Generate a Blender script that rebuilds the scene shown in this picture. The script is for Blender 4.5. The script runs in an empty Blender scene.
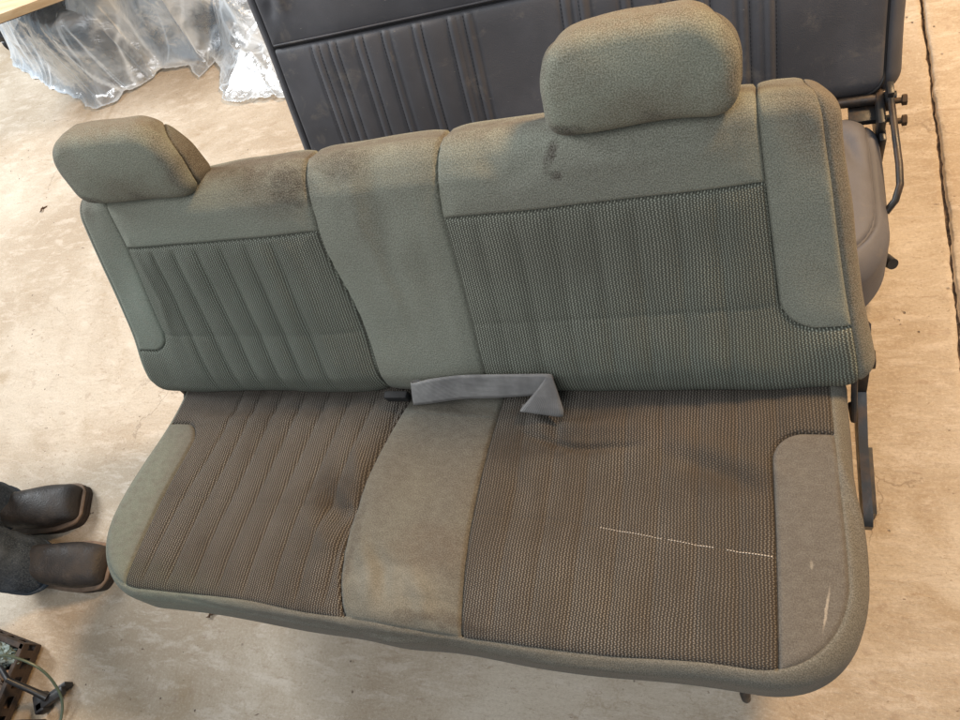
import bpy, bmesh, math, random
import numpy as np
from mathutils import Vector, Matrix, noise as mnoise
random.seed(7); rng = np.random.default_rng(7)
sc = bpy.context.scene
COL = sc.collection
PI = math.pi
# ------------------------------------------------------------------ object helpers
def tag(o, label=None, cat=None, group=None, kind=None):
    if label: o['label'] = label
    if cat: o['category'] = cat
    if group: o['group'] = group
    if kind: o['kind'] = kind
    return o
def empty(name, loc):
    o = bpy.data.objects.new(name, None); COL.objects.link(o); o.location = loc
    o.empty_display_size = .1
    return o
def wloc(o):
    v = Vector((0, 0, 0))
    while o: v += Vector(o.location); o = o.parent
    return v
def link(name, me, mat, parent=None, origin=None):
    """me holds WORLD coordinates; object keeps its own origin"""
    n = len(me.vertices); a = np.empty(n*3, dtype=np.float32); me.vertices.foreach_get('co', a); a = a.reshape(-1, 3)
    if origin is None:
        origin = ((a.min(0)+a.max(0))/2)
    a = a-np.array(origin, dtype=np.float32)
    me.vertices.foreach_set('co', a.ravel()); me.update()
    o = bpy.data.objects.new(name, me); COL.objects.link(o)
    pl = wloc(parent) if parent else Vector((0, 0, 0))
    if parent: o.parent = parent
    o.location = Vector([float(x) for x in origin])-pl
    if mat: me.materials.append(mat)
    return o
def mesh_np(V, F, uv=None, smooth=True, name='m'):
    me = bpy.data.meshes.new(name)
    me.from_pydata([tuple(map(float, v)) for v in V], [], [tuple(int(i) for i in f) for f in F])
    if uv is not None:
        l = me.uv_layers.new(name='UVMap'); idx = np.empty(len(me.loops), dtype=np.int32)
        me.loops.foreach_get('vertex_index', idx)
        l.data.foreach_set('uv', np.asarray(uv, dtype=np.float32)[idx].ravel())
    me.polygons.foreach_set('use_smooth', np.full(len(me.polygons), smooth))
    me.update(); return me
class MB:
    def __init__(s): s.b = bmesh.new()
    def box(s, c, d, rot=None, bev=.002, seg=2):
        r = bmesh.ops.create_cube(s.b, size=1); vs = r['verts']
        bmesh.ops.scale(s.b, vec=d, verts=vs)
        if bev:
            es = list({e for v in vs for e in v.link_edges})
            rr = bmesh.ops.bevel(s.b, geom=es, offset=bev, segments=seg, profile=.5, affect='EDGES')
            vs = list({v for f in rr['faces'] for v in f.verts} | set(v for v in vs if v.is_valid))
        M = Matrix.Translation(c) @ (rot.to_4x4() if rot is not None else Matrix.Identity(4))
        bmesh.ops.transform(s.b, matrix=M, verts=vs); return s
    def tube(s, pts, rad, n=12, cap=True):
        pts = [Vector(p) for p in pts]; rings = []
        rads = rad if hasattr(rad, '__len__') else [rad]*len(pts)
        up = Vector((0, 0, 1)); t0 = (pts[1]-pts[0]).normalized()
        if abs(t0.dot(up)) > .9: up = Vector((1, 0, 0))
        nrm = (up-t0*up.dot(t0)).normalized()
        for i, p in enumerate(pts):
            t = (pts[min(i+1, len(pts)-1)]-pts[max(i-1, 0)]).normalized()
            nrm = (nrm-t*nrm.dot(t)).normalized(); b = t.cross(nrm)
            rings.append([s.b.verts.new(p+(nrm*math.cos(2*PI*k/n)+b*math.sin(2*PI*k/n))*rads[i]) for k in range(n)])
        for a, b_ in zip(rings, rings[1:]):
            for k in range(n): s.b.faces.new((a[k], a[(k+1) % n], b_[(k+1) % n], b_[k]))
        if cap: s.b.faces.new(rings[0][::-1]); s.b.faces.new(rings[-1])
        return s
    def prism(s, poly, axis_o, ux, uy, uz, th):
        """polygon in (ux,uy) extruded th along uz"""
        o = Vector(axis_o); ux, uy, uz = Vector(ux), Vector(uy), Vector(uz)
        a = [s.b.verts.new(o+ux*x+uy*y) for x, y in poly]; b = [s.b.verts.new(o+ux*x+uy*y+uz*th) for x, y in poly]
        s.b.faces.new(a[::-1]); s.b.faces.new(b); n = len(a)
        for k in range(n): s.b.faces.new((a[k], a[(k+1) % n], b[(k+1) % n], b[k]))
        return s
    def me(s, smooth=True):
        bmesh.ops.recalc_face_normals(s.b, faces=s.b.faces[:])
        me = bpy.data.meshes.new('m'); s.b.to_mesh(me); s.b.free()
        me.polygons.foreach_set('use_smooth', np.full(len(me.polygons), smooth))
        if smooth: me.set_sharp_from_angle(angle=math.radians(38))
        return me
def catmull(pts, n=8):
    P = [np.array(p, float) for p in pts]; P = [2*P[0]-P[1]]+P+[2*P[-1]-P[-2]]; out = []
    for i in range(1, len(P)-2):
        for k in range(n):
            t = k/n; a, b, c, d = P[i-1:i+3]
            out.append(.5*((2*b)+(-a+c)*t+(2*a-5*b+4*c-d)*t*t+(-a+3*b-3*c+d)*t**3))
    out.append(P[-2]); return out
# ------------------------------------------------------------------ node helpers
class G:
    def __init__(s, name):
        s.m = bpy.data.materials.new(name); s.m.use_nodes = True; s.t = s.m.node_tree; s.t.nodes.clear()
        s.out = s.t.nodes.new('ShaderNodeOutputMaterial'); s.p = s.t.nodes.new('ShaderNodeBsdfPrincipled')
        s.t.links.new(s.p.outputs[0], s.out.inputs[0])
        s.tc = s.t.nodes.new('ShaderNodeTexCoord')
        s.uv = s.tc.outputs['UV']; s.ob = s.tc.outputs['Object']
    def put(s, sock, v):
        if hasattr(v, 'links'): s.t.links.new(v, sock)
        elif v is not None:
            if isinstance(v, (tuple, list)) and len(v) == 3 and sock.type == 'RGBA': v = (*v, 1)
            sock.default_value = v
    def m_(s, op, a, b=0., c=0., clamp=False):
        n = s.t.nodes.new('ShaderNodeMath'); n.operation = op; n.use_clamp = clamp
        for i, v in enumerate((a, b, c)): s.put(n.inputs[i], v)
        return n.outputs[0]
    def add(s, a, b): return s.m_('ADD', a, b)
    def sub(s, a, b): return s.m_('SUBTRACT', a, b)
    def mul(s, a, b): return s.m_('MULTIPLY', a, b)
    def mix(s, f, a, b, bt='MIX'):
        n = s.t.nodes.new('ShaderNodeMix'); n.data_type = 'RGBA'; n.blend_type = bt; n.clamp_factor = True
        s.put(n.inputs[0], f); s.put(n.inputs[6], a); s.put(n.inputs[7], b); return n.outputs[2]
    def noise(s, vec, scale, detail=4, rough=.55, dist=0., out=0):
        n = s.t.nodes.new('ShaderNodeTexNoise'); s.put(n.inputs['Vector'], vec)
        n.inputs['Scale'].default_value = scale; n.inputs['Detail'].default_value = detail
        n.inputs['Roughness'].default_value = rough; n.inputs['Distortion'].default_value = dist; return n.outputs[out]
    def vor(s, vec, scale, feat='F1', out=0, rnd=1.):
        n = s.t.nodes.new('ShaderNodeTexVoronoi'); n.feature = feat; s.put(n.inputs['Vector'], vec)
        n.inputs['Scale'].default_value = scale; n.inputs['Randomness'].default_value = rnd; return n.outputs[out]
    def mr(s, v, a, b, c=0., d=1., smooth=True):
        n = s.t.nodes.new('ShaderNodeMapRange'); n.interpolation_type = 'SMOOTHSTEP' if smooth else 'LINEAR'
        s.put(n.inputs[0], v)
        for i, x in enumerate((a, b, c, d)): n.inputs[i+1].default_value = x
        return n.outputs[0]
    def map(s, vec, sc_=(1, 1, 1), rot=(0, 0, 0), loc=(0, 0, 0)):
        n = s.t.nodes.new('ShaderNodeMapping'); s.put(n.inputs[0], vec)
        n.inputs['Location'].default_value = loc; n.inputs['Rotation'].default_value = rot; n.inputs['Scale'].default_value = sc_
        return n.outputs[0]
    def sep(s, vec):
        n = s.t.nodes.new('ShaderNodeSeparateXYZ'); s.put(n.inputs[0], vec); return n.outputs
    def vadd(s, a, b, sc_):
        n = s.t.nodes.new('ShaderNodeVectorMath'); n.operation = 'MULTIPLY_ADD'; s.put(n.inputs[0], b)
        n.inputs[1].default_value = (sc_, sc_, sc_); s.put(n.inputs[2], a); return n.outputs[0]
    def bump(s, h, dist=.001, strength=1., nrm=None):
        n = s.t.nodes.new('ShaderNodeBump'); n.inputs['Distance'].default_value = dist; n.inputs['Strength'].default_value = strength
        s.put(n.inputs['Height'], h)
        if nrm is not None: s.put(n.inputs['Normal'], nrm)
        return n.outputs[0]
    def stain(s, cx, cy, rx, ry, wob=.03, nscale=22, vec=None, soft=.6, rot=0):
        """irregular blot centred at (cx,cy) metres in the cloth's own coordinates, 0..1"""
        base = vec if vec is not None else s.uv
        w = s.noise(base, nscale, 4, .6, out=1)
        v = s.vadd(base, w, wob*2); v = s.map(v, loc=(-cx-wob, -cy-wob, 0))
        v = s.map(v, rot=(0, 0, rot)); x, y, z = s.sep(v)
        x = s.m_('DIVIDE', x, rx); y = s.m_('DIVIDE', y, ry)
        d = s.m_('SQRT', s.add(s.mul(x, x), s.mul(y, y)))
        return s.mr(d, 1-soft, 1+soft*.3, 1, 0)
    def set(s, **k):
        for a, v in k.items(): s.put(s.p.inputs[a.replace('_', ' ')], v)
        return s.m
# ------------------------------------------------------------------ cloth and other materials
def dirt_layers(g, c, dirt, stains, big=(2.2, .42, .62), amt=.8):
    n1 = g.noise(g.uv, big[0], 6, .62)
    c = g.mix(g.mul(g.mr(n1, big[1], big[2]), amt), c, dirt)
    n2 = g.noise(g.uv, 11, 5, .65, .6)
    c = g.mix(g.mul(g.mr(n2, .5, .75), .3), c, dirt)
    for (cx, cy, rx, ry, col, a, *r) in stains:
        wob = r[0] if r else .02
        m = g.stain(cx, cy, rx, ry, wob, nscale=r[1] if len(r) > 1 else 22, rot=r[2] if len(r) > 2 else 0)
        m = g.mul(m, g.mr(g.noise(g.uv, 55, 4, .6), .3, .6, .55, 1))
        c = g.mix(g.mul(m, a), c, col)
    return c
def velour(name, base, dirt, stains=(), big=(2.2, .42, .62), amt=.8, grain=1.):
    g = G(name)
    c = dirt_layers(g, base, dirt, stains, big, amt)
    sp = g.noise(g.uv, 480, 2, .75)
    c = g.mix(g.mr(sp, .35, .68, 0, 1), g.mix(.36*grain, c, (.015, .015, .012)), g.mix(.20*grain, c, (.66, .64, .56)))
    nap = g.noise(g.map(g.uv, (1, 1.5, 1)), 60, 3, .6)
    c = g.mix(g.mr(nap, .4, .65, 0, .035), c, (.5, .5, .44))
    rows = g.m_('SINE', g.mul(g.sep(g.uv)[1], 2*PI/.0042))
    h = g.add(g.mul(sp, .8), g.mul(rows, .03))
    h = g.add(h, g.mul(g.noise(g.uv, 130, 3, .6), .5))
    return g.set(Base_Color=c, Roughness=.93, Normal=g.bump(h, .0011, .8), Specular_IOR_Level=.15, Sheen_Weight=.06, Sheen_Roughness=.45)
def knit(name, light, dark, dirt, stains=(), big=(2.2, .42, .62), amt=.8, pitch=.0051):
    g = G(name); x, y, z = g.sep(g.uv)
    wv = g.noise(g.uv, 9, 2, .5); x = g.add(x, g.mul(g.sub(wv, .5), .010))
    yy = g.m_('DIVIDE', y, .0068)
    tri = g.m_('ABSOLUTE', g.sub(g.m_('FRACT', yy), .5))            # 0...5
    ph = g.add(g.m_('DIVIDE', x, pitch), g.mul(tri, .62))
    rib = g.m_('SINE', g.mul(ph, 2*PI))
    rib = g.add(g.mul(rib, .5), .5)
    col = g.m_('FLOOR', ph)
    st = g.m_('SINE', g.mul(g.add(g.m_('DIVIDE', y, .0034), g.mul(col, .5)), 2*PI))
    hgt = g.mul(g.m_('POWER', rib, .8), g.add(.74, g.mul(st, .26)))
    fz = g.noise(g.uv, 420, 2, .7)
    hh = g.add(g.mul(hgt, .86), g.mul(g.sub(fz, .5), .8))
    li = dirt_layers(g, light, dirt, stains, big, amt)
    vp = g.noise(g.map(g.uv, (1, .12, 1)), 45, 3, .6)                # single ribs differ a little
    li = g.mix(g.mr(vp, .35, .7, 0, .35), li, g.mix(.5, li, (.02, .02, .02)))
    c = g.mix(g.mr(hh, .26, .84), g.mix(.25, dark, dirt), li)
    return g.set(Base_Color=c, Roughness=.95, Normal=g.bump(hh, .0017, .9), Specular_IOR_Level=.1, Sheen_Weight=.02)
BR = (.075, .052, .034); BRD = (.04, .028, .018); DUST = (.235, .195, .145)
GREEN = (.212, .218, .172); GREEN_L = (.165, .215, .172)
back_st = [(-.55, .15, .45, .32, (.19, .245, .200), .6, .05, 5), (.45, .02, .5, .10, (.17, .215, .178), .5, .04, 8), (-.26, .51, .26, .055, BR, .85, .03), (-.22, .44, .11, .05, BR, .45, .04, 14), (.02, .53, .7, .035, BR, .75, .02), (-.06, .40, .05, .12, (.13, .12, .09), .4, .03), (.42, .44, .18, .05, (.125, .12, .09), .45, .03), (-.185, .445, .045, .035, BRD, .8, .02, 40), (-.08, .47, .06, .03, BRD, .7, .015, 50), (.18, .50, .25, .035, BR, .6),
           (.27, .44, .009, .026, BRD, .95, .008, 90, .5), (.275, .415, .012, .010, BRD, .95, .01, 90), (.70, .46, .10, .10, (.12, .09, .06), .7), (.64, .53, .3, .03, BR, .6),
           (.53, .47, .05, .07, (.13, .11, .075), .4), (-.72, .49, .04, .07, BR, .55), (.30, .36, .2, .10, (.14, .13, .11), .35)]
M = {}
M['back_plain'] = velour('green_velour', GREEN, (.135, .118, .084), back_st, (3, .45, .7), .5)
M['back_box'] = velour('dusty_green_velour', (.145, .148, .114), (.120, .098, .068), back_st+[(.76, .25, .14, .5, (.13, .098, .065), .85)], (3, .42, .6), .55)
M['back_knit'] = knit('green_ribbed_knit', (.385, .395, .325), (.020, .025, .021), (.28, .265, .21), [(.30, .30, .25, .09, (.30, .27, .22), .4), (-.50, .15, .42, .30, (.27, .335, .285), .6, .05, 5), (.45, .03, .5, .10, (.26, .315, .265), .55, .04, 8)], (3, .45, .7), .4)
cush_st = [(-.60, -.42, .25, .06, (.16, .18, .135), .6), (-.05, -.36, .12, .03, (.19, .175, .14), .5, .03, 18), (.02, -.30, .1, .05, (.09, .065, .045), .45), (.0, -.40, .10, .02, (.19, .17, .13), .4, .03),
           (.22, -.10, .10, .02, (.055, .04, .03), .5, .03), (.50, -.15, .09, .03, (.06, .045, .034), .45, .03), (.05, -.415, .12, .014, (.05, .037, .027), .6, .03), (-.14, -.30, .012, .09, (.05, .038, .028), .5, .015), (-.45, -.02, .3, .04, (.065, .05, .038), .5, .03), (.30, -.35, .11, .05, (.24, .21, .165), .5, .03), (.628, -.335, .0022, .034, (.36, .31, .25), .7, .003, 60, .2), (.612, -.275, .0025, .008, (.33, .29, .23), .5, .003, 60),
           (.40, -.05, .22, .06, (.20, .15, .12), .4), (-.22, -.20, .07, .05, (.06, .042, .03), .6, .03), (.12, -.10, .05, .04, (.07, .05, .035), .5, .03)]
M['seat_plain'] = velour('brown_soiled_velour', (.106, .099, .080), (.076, .065, .052), cush_st, (3.2, .4, .62), .75, .5)
M['seat_bolster'] = velour('soiled_bolster_velour', (.100, .088, .076), (.082, .069, .058), cush_st+[(-.70, -.3, .10, .3, (.135, .15, .12), .9, .01)], (3.2, .4, .62), .5, .35)
M['seat_box'] = velour('green_boxing_velour', (.112, .104, .086), (.086, .073, .058), [(-.62, -.45, .30, .12, (.150, .168, .132), .85, .02), (-.74, -.2, .08, .3, (.14, .155, .122), .8, .02), (.1, -.46, .35, .05, (.085, .07, .05), .5, .03), (.72, -.15, .06, .35, (.100, .086, .072), .7, .02)], (4, .45, .7), .5, .6)
M['seat_knit'] = knit('brown_ribbed_knit', (.248, .226, .196), (.015, .013, .012), (.135, .113, .090), cush_st, (2.6, .40, .62), .75)
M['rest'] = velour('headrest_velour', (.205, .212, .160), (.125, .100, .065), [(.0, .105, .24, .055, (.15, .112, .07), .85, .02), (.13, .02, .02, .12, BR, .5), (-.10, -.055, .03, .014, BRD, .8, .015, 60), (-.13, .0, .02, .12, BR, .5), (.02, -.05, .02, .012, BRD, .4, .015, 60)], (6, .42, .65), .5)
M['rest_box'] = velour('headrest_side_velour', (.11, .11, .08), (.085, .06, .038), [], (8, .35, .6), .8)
def vinyl(name, base, scuff=.5):
    g = G(name)
    n = g.noise(g.ob, 5, 6, .6); c = g.mix(g.mr(n, .4, .7, 0, .8), base, tuple(min(1, x*1.45+.008) for x in base))
    d = g.noise(g.ob, 17, 5, .7, .5); c = g.mix(g.mr(d, .55, .74, 0, scuff), c, (.20, .17, .14))
    sc2 = g.noise(g.map(g.ob, (1, 1, 5)), 60, 3, .6); c = g.mix(g.mr(sc2, .70, .78, 0, scuff), c, (.34, .30, .25))
    h = g.add(g.mul(g.vor(g.ob, 620), .5), g.mul(g.noise(g.ob, 14, 4, .6), 1.2))
    return g.set(Base_Color=c, Roughness=g.mr(n, .3, .7, .52, .72), Normal=g.bump(h, .0008, .7), Specular_IOR_Level=.45)
M['vinyl'] = vinyl('charcoal_vinyl', (.060, .058, .064), .38)
M['vinyl_seat'] = vinyl('grey_vinyl', (.085, .083, .093), .3)
M['piping'] = vinyl('black_piping', (.006, .006, .008), .05)
M['wrapped'] = vinyl('navy_black_vinyl', (.012, .014, .022), .15)
def simple(name, col, rough=.5, metal=0., var=.3, bscale=80, bump=.0004, dirt=None, damt=.6, dscale=14, spec=.5):
    g = G(name)
    n = g.noise(g.ob, bscale*.25, 5, .6); c = g.mix(g.mr(n, .35, .7, 0, var), col, tuple(x*.45 for x in col))
    if dirt: c = g.mix(g.mr(g.noise(g.ob, dscale, 6, .68), .45, .62, 0, damt), c, dirt)
    return g.set(Base_Color=c, Roughness=g.mr(n, .3, .7, rough-.08, min(1, rough+.1)), Metallic=metal, Normal=g.bump(g.noise(g.ob, bscale, 4, .6), bump, .8), Specular_IOR_Level=spec)
M['black_steel'] = simple('black_painted_steel', (.012, .012, .013), .42, .0, .3, 120, .0003, (.07, .04, .022), .5, 20)
M['black_plastic'] = simple('black_plastic', (.014, .014, .016), .38, 0, .3, 200, .0002, (.06, .055, .05), .25)
M['rust'] = simple('rusted_steel', (.060, .040, .029), .75, .2, .6, 90, .0012, (.022, .016, .013), .9, 18)
M['rustbolt'] = simple('rusty_bolt_steel', (.06, .035, .018), .7, .3, .5, 120, .0008)
M['chrome'] = simple('dull_steel', (.35, .35, .36), .3, 1.0, .3)
M['paperb'] = simple('crumpled_kraft', (.33, .235, .175), .85, 0, .5, 60, .002, (.09, .05, .035), .7, 12)
M['leafgrey'] = simple('faded_plastic', (.14, .19, .18), .55, 0, .4, 50, .0006, (.07, .06, .05), .5)
M['cable'] = simple('green_cable_sheath', (.075, .105, .075), .45, 0, .3, 90, .0002)
M['thread'] = simple('dark_thread', (.008, .008, .009), .8)
M['twig'] = simple('dried_leaf', (.09, .045, .02), .85)
M['skin'] = simple('skin', (.45, .27, .19), .55, 0, .15)
M['hair'] = simple('dark_hair', (.03, .02, .015), .6)
M['shirt'] = simple('grey_work_shirt', (.12, .13, .15), .9)
M['sole'] = simple('worn_sole', (.045, .030, .022), .75, 0, .4, 120, .0006)
M['welt'] = simple('tan_welt', (.26, .175, .12), .7, 0, .4, 160, .0006, (.13, .08, .05), .5)
def boot_leather():
    g = G('dark_brown_leather')
    n = g.noise(g.ob, 12, 6, .65, .4); c = g.mix(g.mr(n, .38, .68), (.015, .0115, .010), (.038, .029, .023))
    s = g.noise(g.ob, 45, 4, .7); c = g.mix(g.mr(s, .58, .75, 0, .25), c, (.12, .09, .075))
    h = g.add(g.mul(g.vor(g.ob, 260), .6), g.mul(n, 1.5))
    return g.set(Base_Color=c, Roughness=g.mr(n, .3, .7, .48, .72), Normal=g.bump(h, .0012, .8))
M['boot'] = boot_leather()
def denim():
    g = G('dark_blue_denim')
    x, y, z = g.sep(g.ob); tw = g.m_('SINE', g.mul(g.add(g.add(x, y), g.mul(z, 1.2)), 2*PI/.0022))
    n = g.noise(g.ob, 9, 6, .65); c = g.mix(g.mr(n, .35, .68), (.022, .030, .042), (.075, .092, .115))
    c = g.mix(g.mr(g.noise(g.ob, 300, 2, .6), .4, .7, 0, .5), c, (.12, .14, .165))
    c = g.mix(g.mr(g.noise(g.ob, 6, 3, .6, .6), .6, .75, 0, .35), c, (.14, .125, .10))
    return g.set(Base_Color=c, Roughness=.92, Normal=g.bump(g.add(tw, g.noise(g.ob, 40, 4)), .0006, .7), Specular_IOR_Level=.15)
M['denim'] = denim()
def webbing():
    g = G('grey_webbing'); x, y, z = g.sep(g.uv)
    w = g.m_('SINE', g.mul(y, 2*PI/.0022)); w2 = g.m_('SINE', g.mul(x, 2*PI/.0016))
    n = g.noise(g.uv, 14, 5, .6); c = g.mix(g.mr(n, .35, .7), (.18, .172, .168), (.32, .31, .30))
    c = g.mix(g.mr(w, -1, 1, 0, .25), c, (.08, .08, .08))
    return g.set(Base_Color=c, Roughness=.62, Normal=g.bump(g.add(w, g.mul(w2, .4)), .0004, .7), Specular_IOR_Level=.4)
M['webbing'] = webbing()
def plywood():
    g = G('pale_plywood'); v = g.map(g.ob, (1.2, 14, 14))
    n = g.noise(v, 3, 6, .6, .4); c = g.mix(g.mr(n, .35, .7), (.68, .50, .30), (.52, .34, .18))
    c = g.mix(g.mr(g.noise(g.ob, 5, 5), .55, .75, 0, .4), c, (.36, .25, .15))
    return g.set(Base_Color=c, Roughness=.6, Normal=g.bump(n, .0008, .6))
M['ply'] = plywood()
def clear():
    g = G('clear_polythene'); t = g.t
    tr = t.nodes.new('ShaderNodeBsdfTransparent'); tr.inputs[0].default_value = (.93, .95, .97, 1)
    gl = t.nodes.new('ShaderNodeBsdfGlossy'); gl.inputs['Roughness'].default_value = .20; gl.inputs[0].default_value = (.95, .97, 1, 1)
    df = t.nodes.new('ShaderNodeBsdfTranslucent'); df.inputs[0].default_value = (.80, .86, .92, 1)
    dd = t.nodes.new('ShaderNodeBsdfDiffuse'); dd.inputs[0].default_value = (.86, .93, 1.0, 1)
    nb = g.bump(g.noise(g.ob, 18, 4, .55, 1.5), .008, .6)
    for b in (gl, df, dd): t.links.new(nb, b.inputs['Normal'])
    at = t.nodes.new('ShaderNodeAttribute'); at.attribute_name = 'crease'
    fr = t.nodes.new('ShaderNodeLayerWeight'); fr.inputs[0].default_value = .30; t.links.new(nb, fr.inputs['Normal'])
    m0 = t.nodes.new('ShaderNodeMixShader'); m0.inputs[0].default_value = .7; t.links.new(df.outputs[0], m0.inputs[1]); t.links.new(dd.outputs[0], m0.inputs[2])
    cl = g.mr(g.noise(g.ob, 5, 4, .6, .6), .38, .62, .24, .82)
    cl = g.m_('ADD', cl, g.mul(at.outputs['Fac'], 1.1), clamp=True)
    m1 = t.nodes.new('ShaderNodeMixShader'); t.links.new(cl, m1.inputs[0])
    t.links.new(tr.outputs[0], m1.inputs[1]); t.links.new(m0.outputs[0], m1.inputs[2])
    m2 = t.nodes.new('ShaderNodeMixShader'); t.links.new(g.add(g.mul(fr.outputs['Facing'], .6), .12), m2.inputs[0])
    t.links.new(m1.outputs[0], m2.inputs[1]); t.links.new(gl.outputs[0], m2.inputs[2]); t.links.new(m2.outputs[0], g.out.inputs[0])
    return g.m
M['clear'] = clear()
def concrete():
    g = G('worn_concrete'); P = g.ob
    n1 = g.noise(P, 1.5, 7, .66, .5); c = g.mix(g.mr(n1, .36, .66), (.40, .315, .225), (.57, .49, .39))
    st = g.map(P, (1.0, 3.4, 1), rot=(0, 0, math.radians(-62)))
    n2 = g.noise(st, 9, 9, .74, .35); c = g.mix(g.mr(n2, .48, .64, 0, .5), c, (.66, .58, .49))
    n3 = g.noise(st, 21, 9, .78, .5); c = g.mix(g.mr(n3, .54, .68, 0, .7), c, (.33, .235, .16))
    fl = g.noise(P, 55, 7, .8, .5); c = g.mix(g.mr(fl, .60, .70, 0, .55), c, (.28, .19, .125))
    c = g.mix(g.mr(g.noise(P, 3.3, 5, .65, .8), .55, .72, 0, .6), c, (.34, .245, .145))
    pits = g.vor(P, 26); pm = g.mul(g.mr(pits, .05, .085, 1, 0), g.mr(g.noise(P, 4, 2), .52, .6))
    pits2 = g.vor(g.vadd(P, g.noise(P, 60, 3, .6, out=1), .02), 62); pm2 = g.mul(g.mr(pits2, .08, .15, 1, 0), g.mr(g.noise(P, 8, 3), .54, .62))
    crk = g.vor(g.vadd(P, g.noise(P, 7, 5, .6, out=1), .16), 2.1, 'DISTANCE_TO_EDGE')
    ck = g.mul(g.mr(crk, .0, .006, 1, 0), g.mr(g.noise(P, 2.2, 3), .56, .64, 0, .5))
    ring = g.vor(g.vadd(P, g.noise(P, 12, 4, .7, out=1), .09), 9, 'DISTANCE_TO_EDGE')
    rk = g.mul(g.mr(ring, .0, .035, 1, 0), g.mr(g.noise(P, 5, 4, .6), .50, .62, 0, .45))
    c = g.mix(rk, c, (.40, .31, .22))
    c = g.mix(g.mul(pm, .8), c, (.10, .065, .045)); c = g.mix(g.mul(pm2, .6), c, (.20, .14, .09)); c = g.mix(ck, c, (.16, .11, .07))
    gr = g.noise(P, 170, 4, .75); c = g.mix(g.mr(gr, .50, .72, 0, .35), c, (.26, .185, .125)); c = g.mix(g.mr(gr, .28, .48, .35, 0), c, (.74, .67, .57))
    ch = g.vor(g.vadd(P, g.noise(P, 30, 4, .7, out=1), .05), 15); c = g.mix(g.mul(g.mr(ch, .06, .20, .35, 0), g.mr(g.noise(P, 3.7, 4, .6), .50, .58)), c, (.30, .21, .15))
    sp_ = g.noise(g.map(P, (1, 2.6, 1), rot=(0, 0, math.radians(-60))), 40, 3, .6, .4); c = g.mix(g.mul(g.mr(sp_, .70, .74), .85), c, (.13, .085, .06))
    sc_ = g.noise(g.map(P, (1.0, 6, 1), rot=(0, 0, math.radians(-55))), 28, 6, .75, 2.0)
    c = g.mix(g.mul(g.mr(sc_, .56, .68, 0, .6), g.mr(g.noise(P, 2.4, 4, .6), .42, .58)), c, (.34, .25, .18)); c = g.mix(g.mul(g.mr(sc_, .30, .42, .5, 0), g.mr(g.noise(P, 3.1, 4, .6), .45, .6)), c, (.76, .70, .61))
    h = g.add(g.mul(n2, .6), g.add(g.mul(fl, .5), g.add(g.mul(n3, .5), g.mul(pm, -1.2))))
    return g.set(Base_Color=c, Roughness=g.mr(n2, .3, .7, .55, .8), Normal=g.bump(h, .006, .75), Specular_IOR_Level=.3)
M['floor'] = concrete()
M['joint'] = simple('gritty_joint_filler', (.14, .095, .065), .95, 0, .8, 260, .004, (.03, .02, .015), .9, 60)
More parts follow.
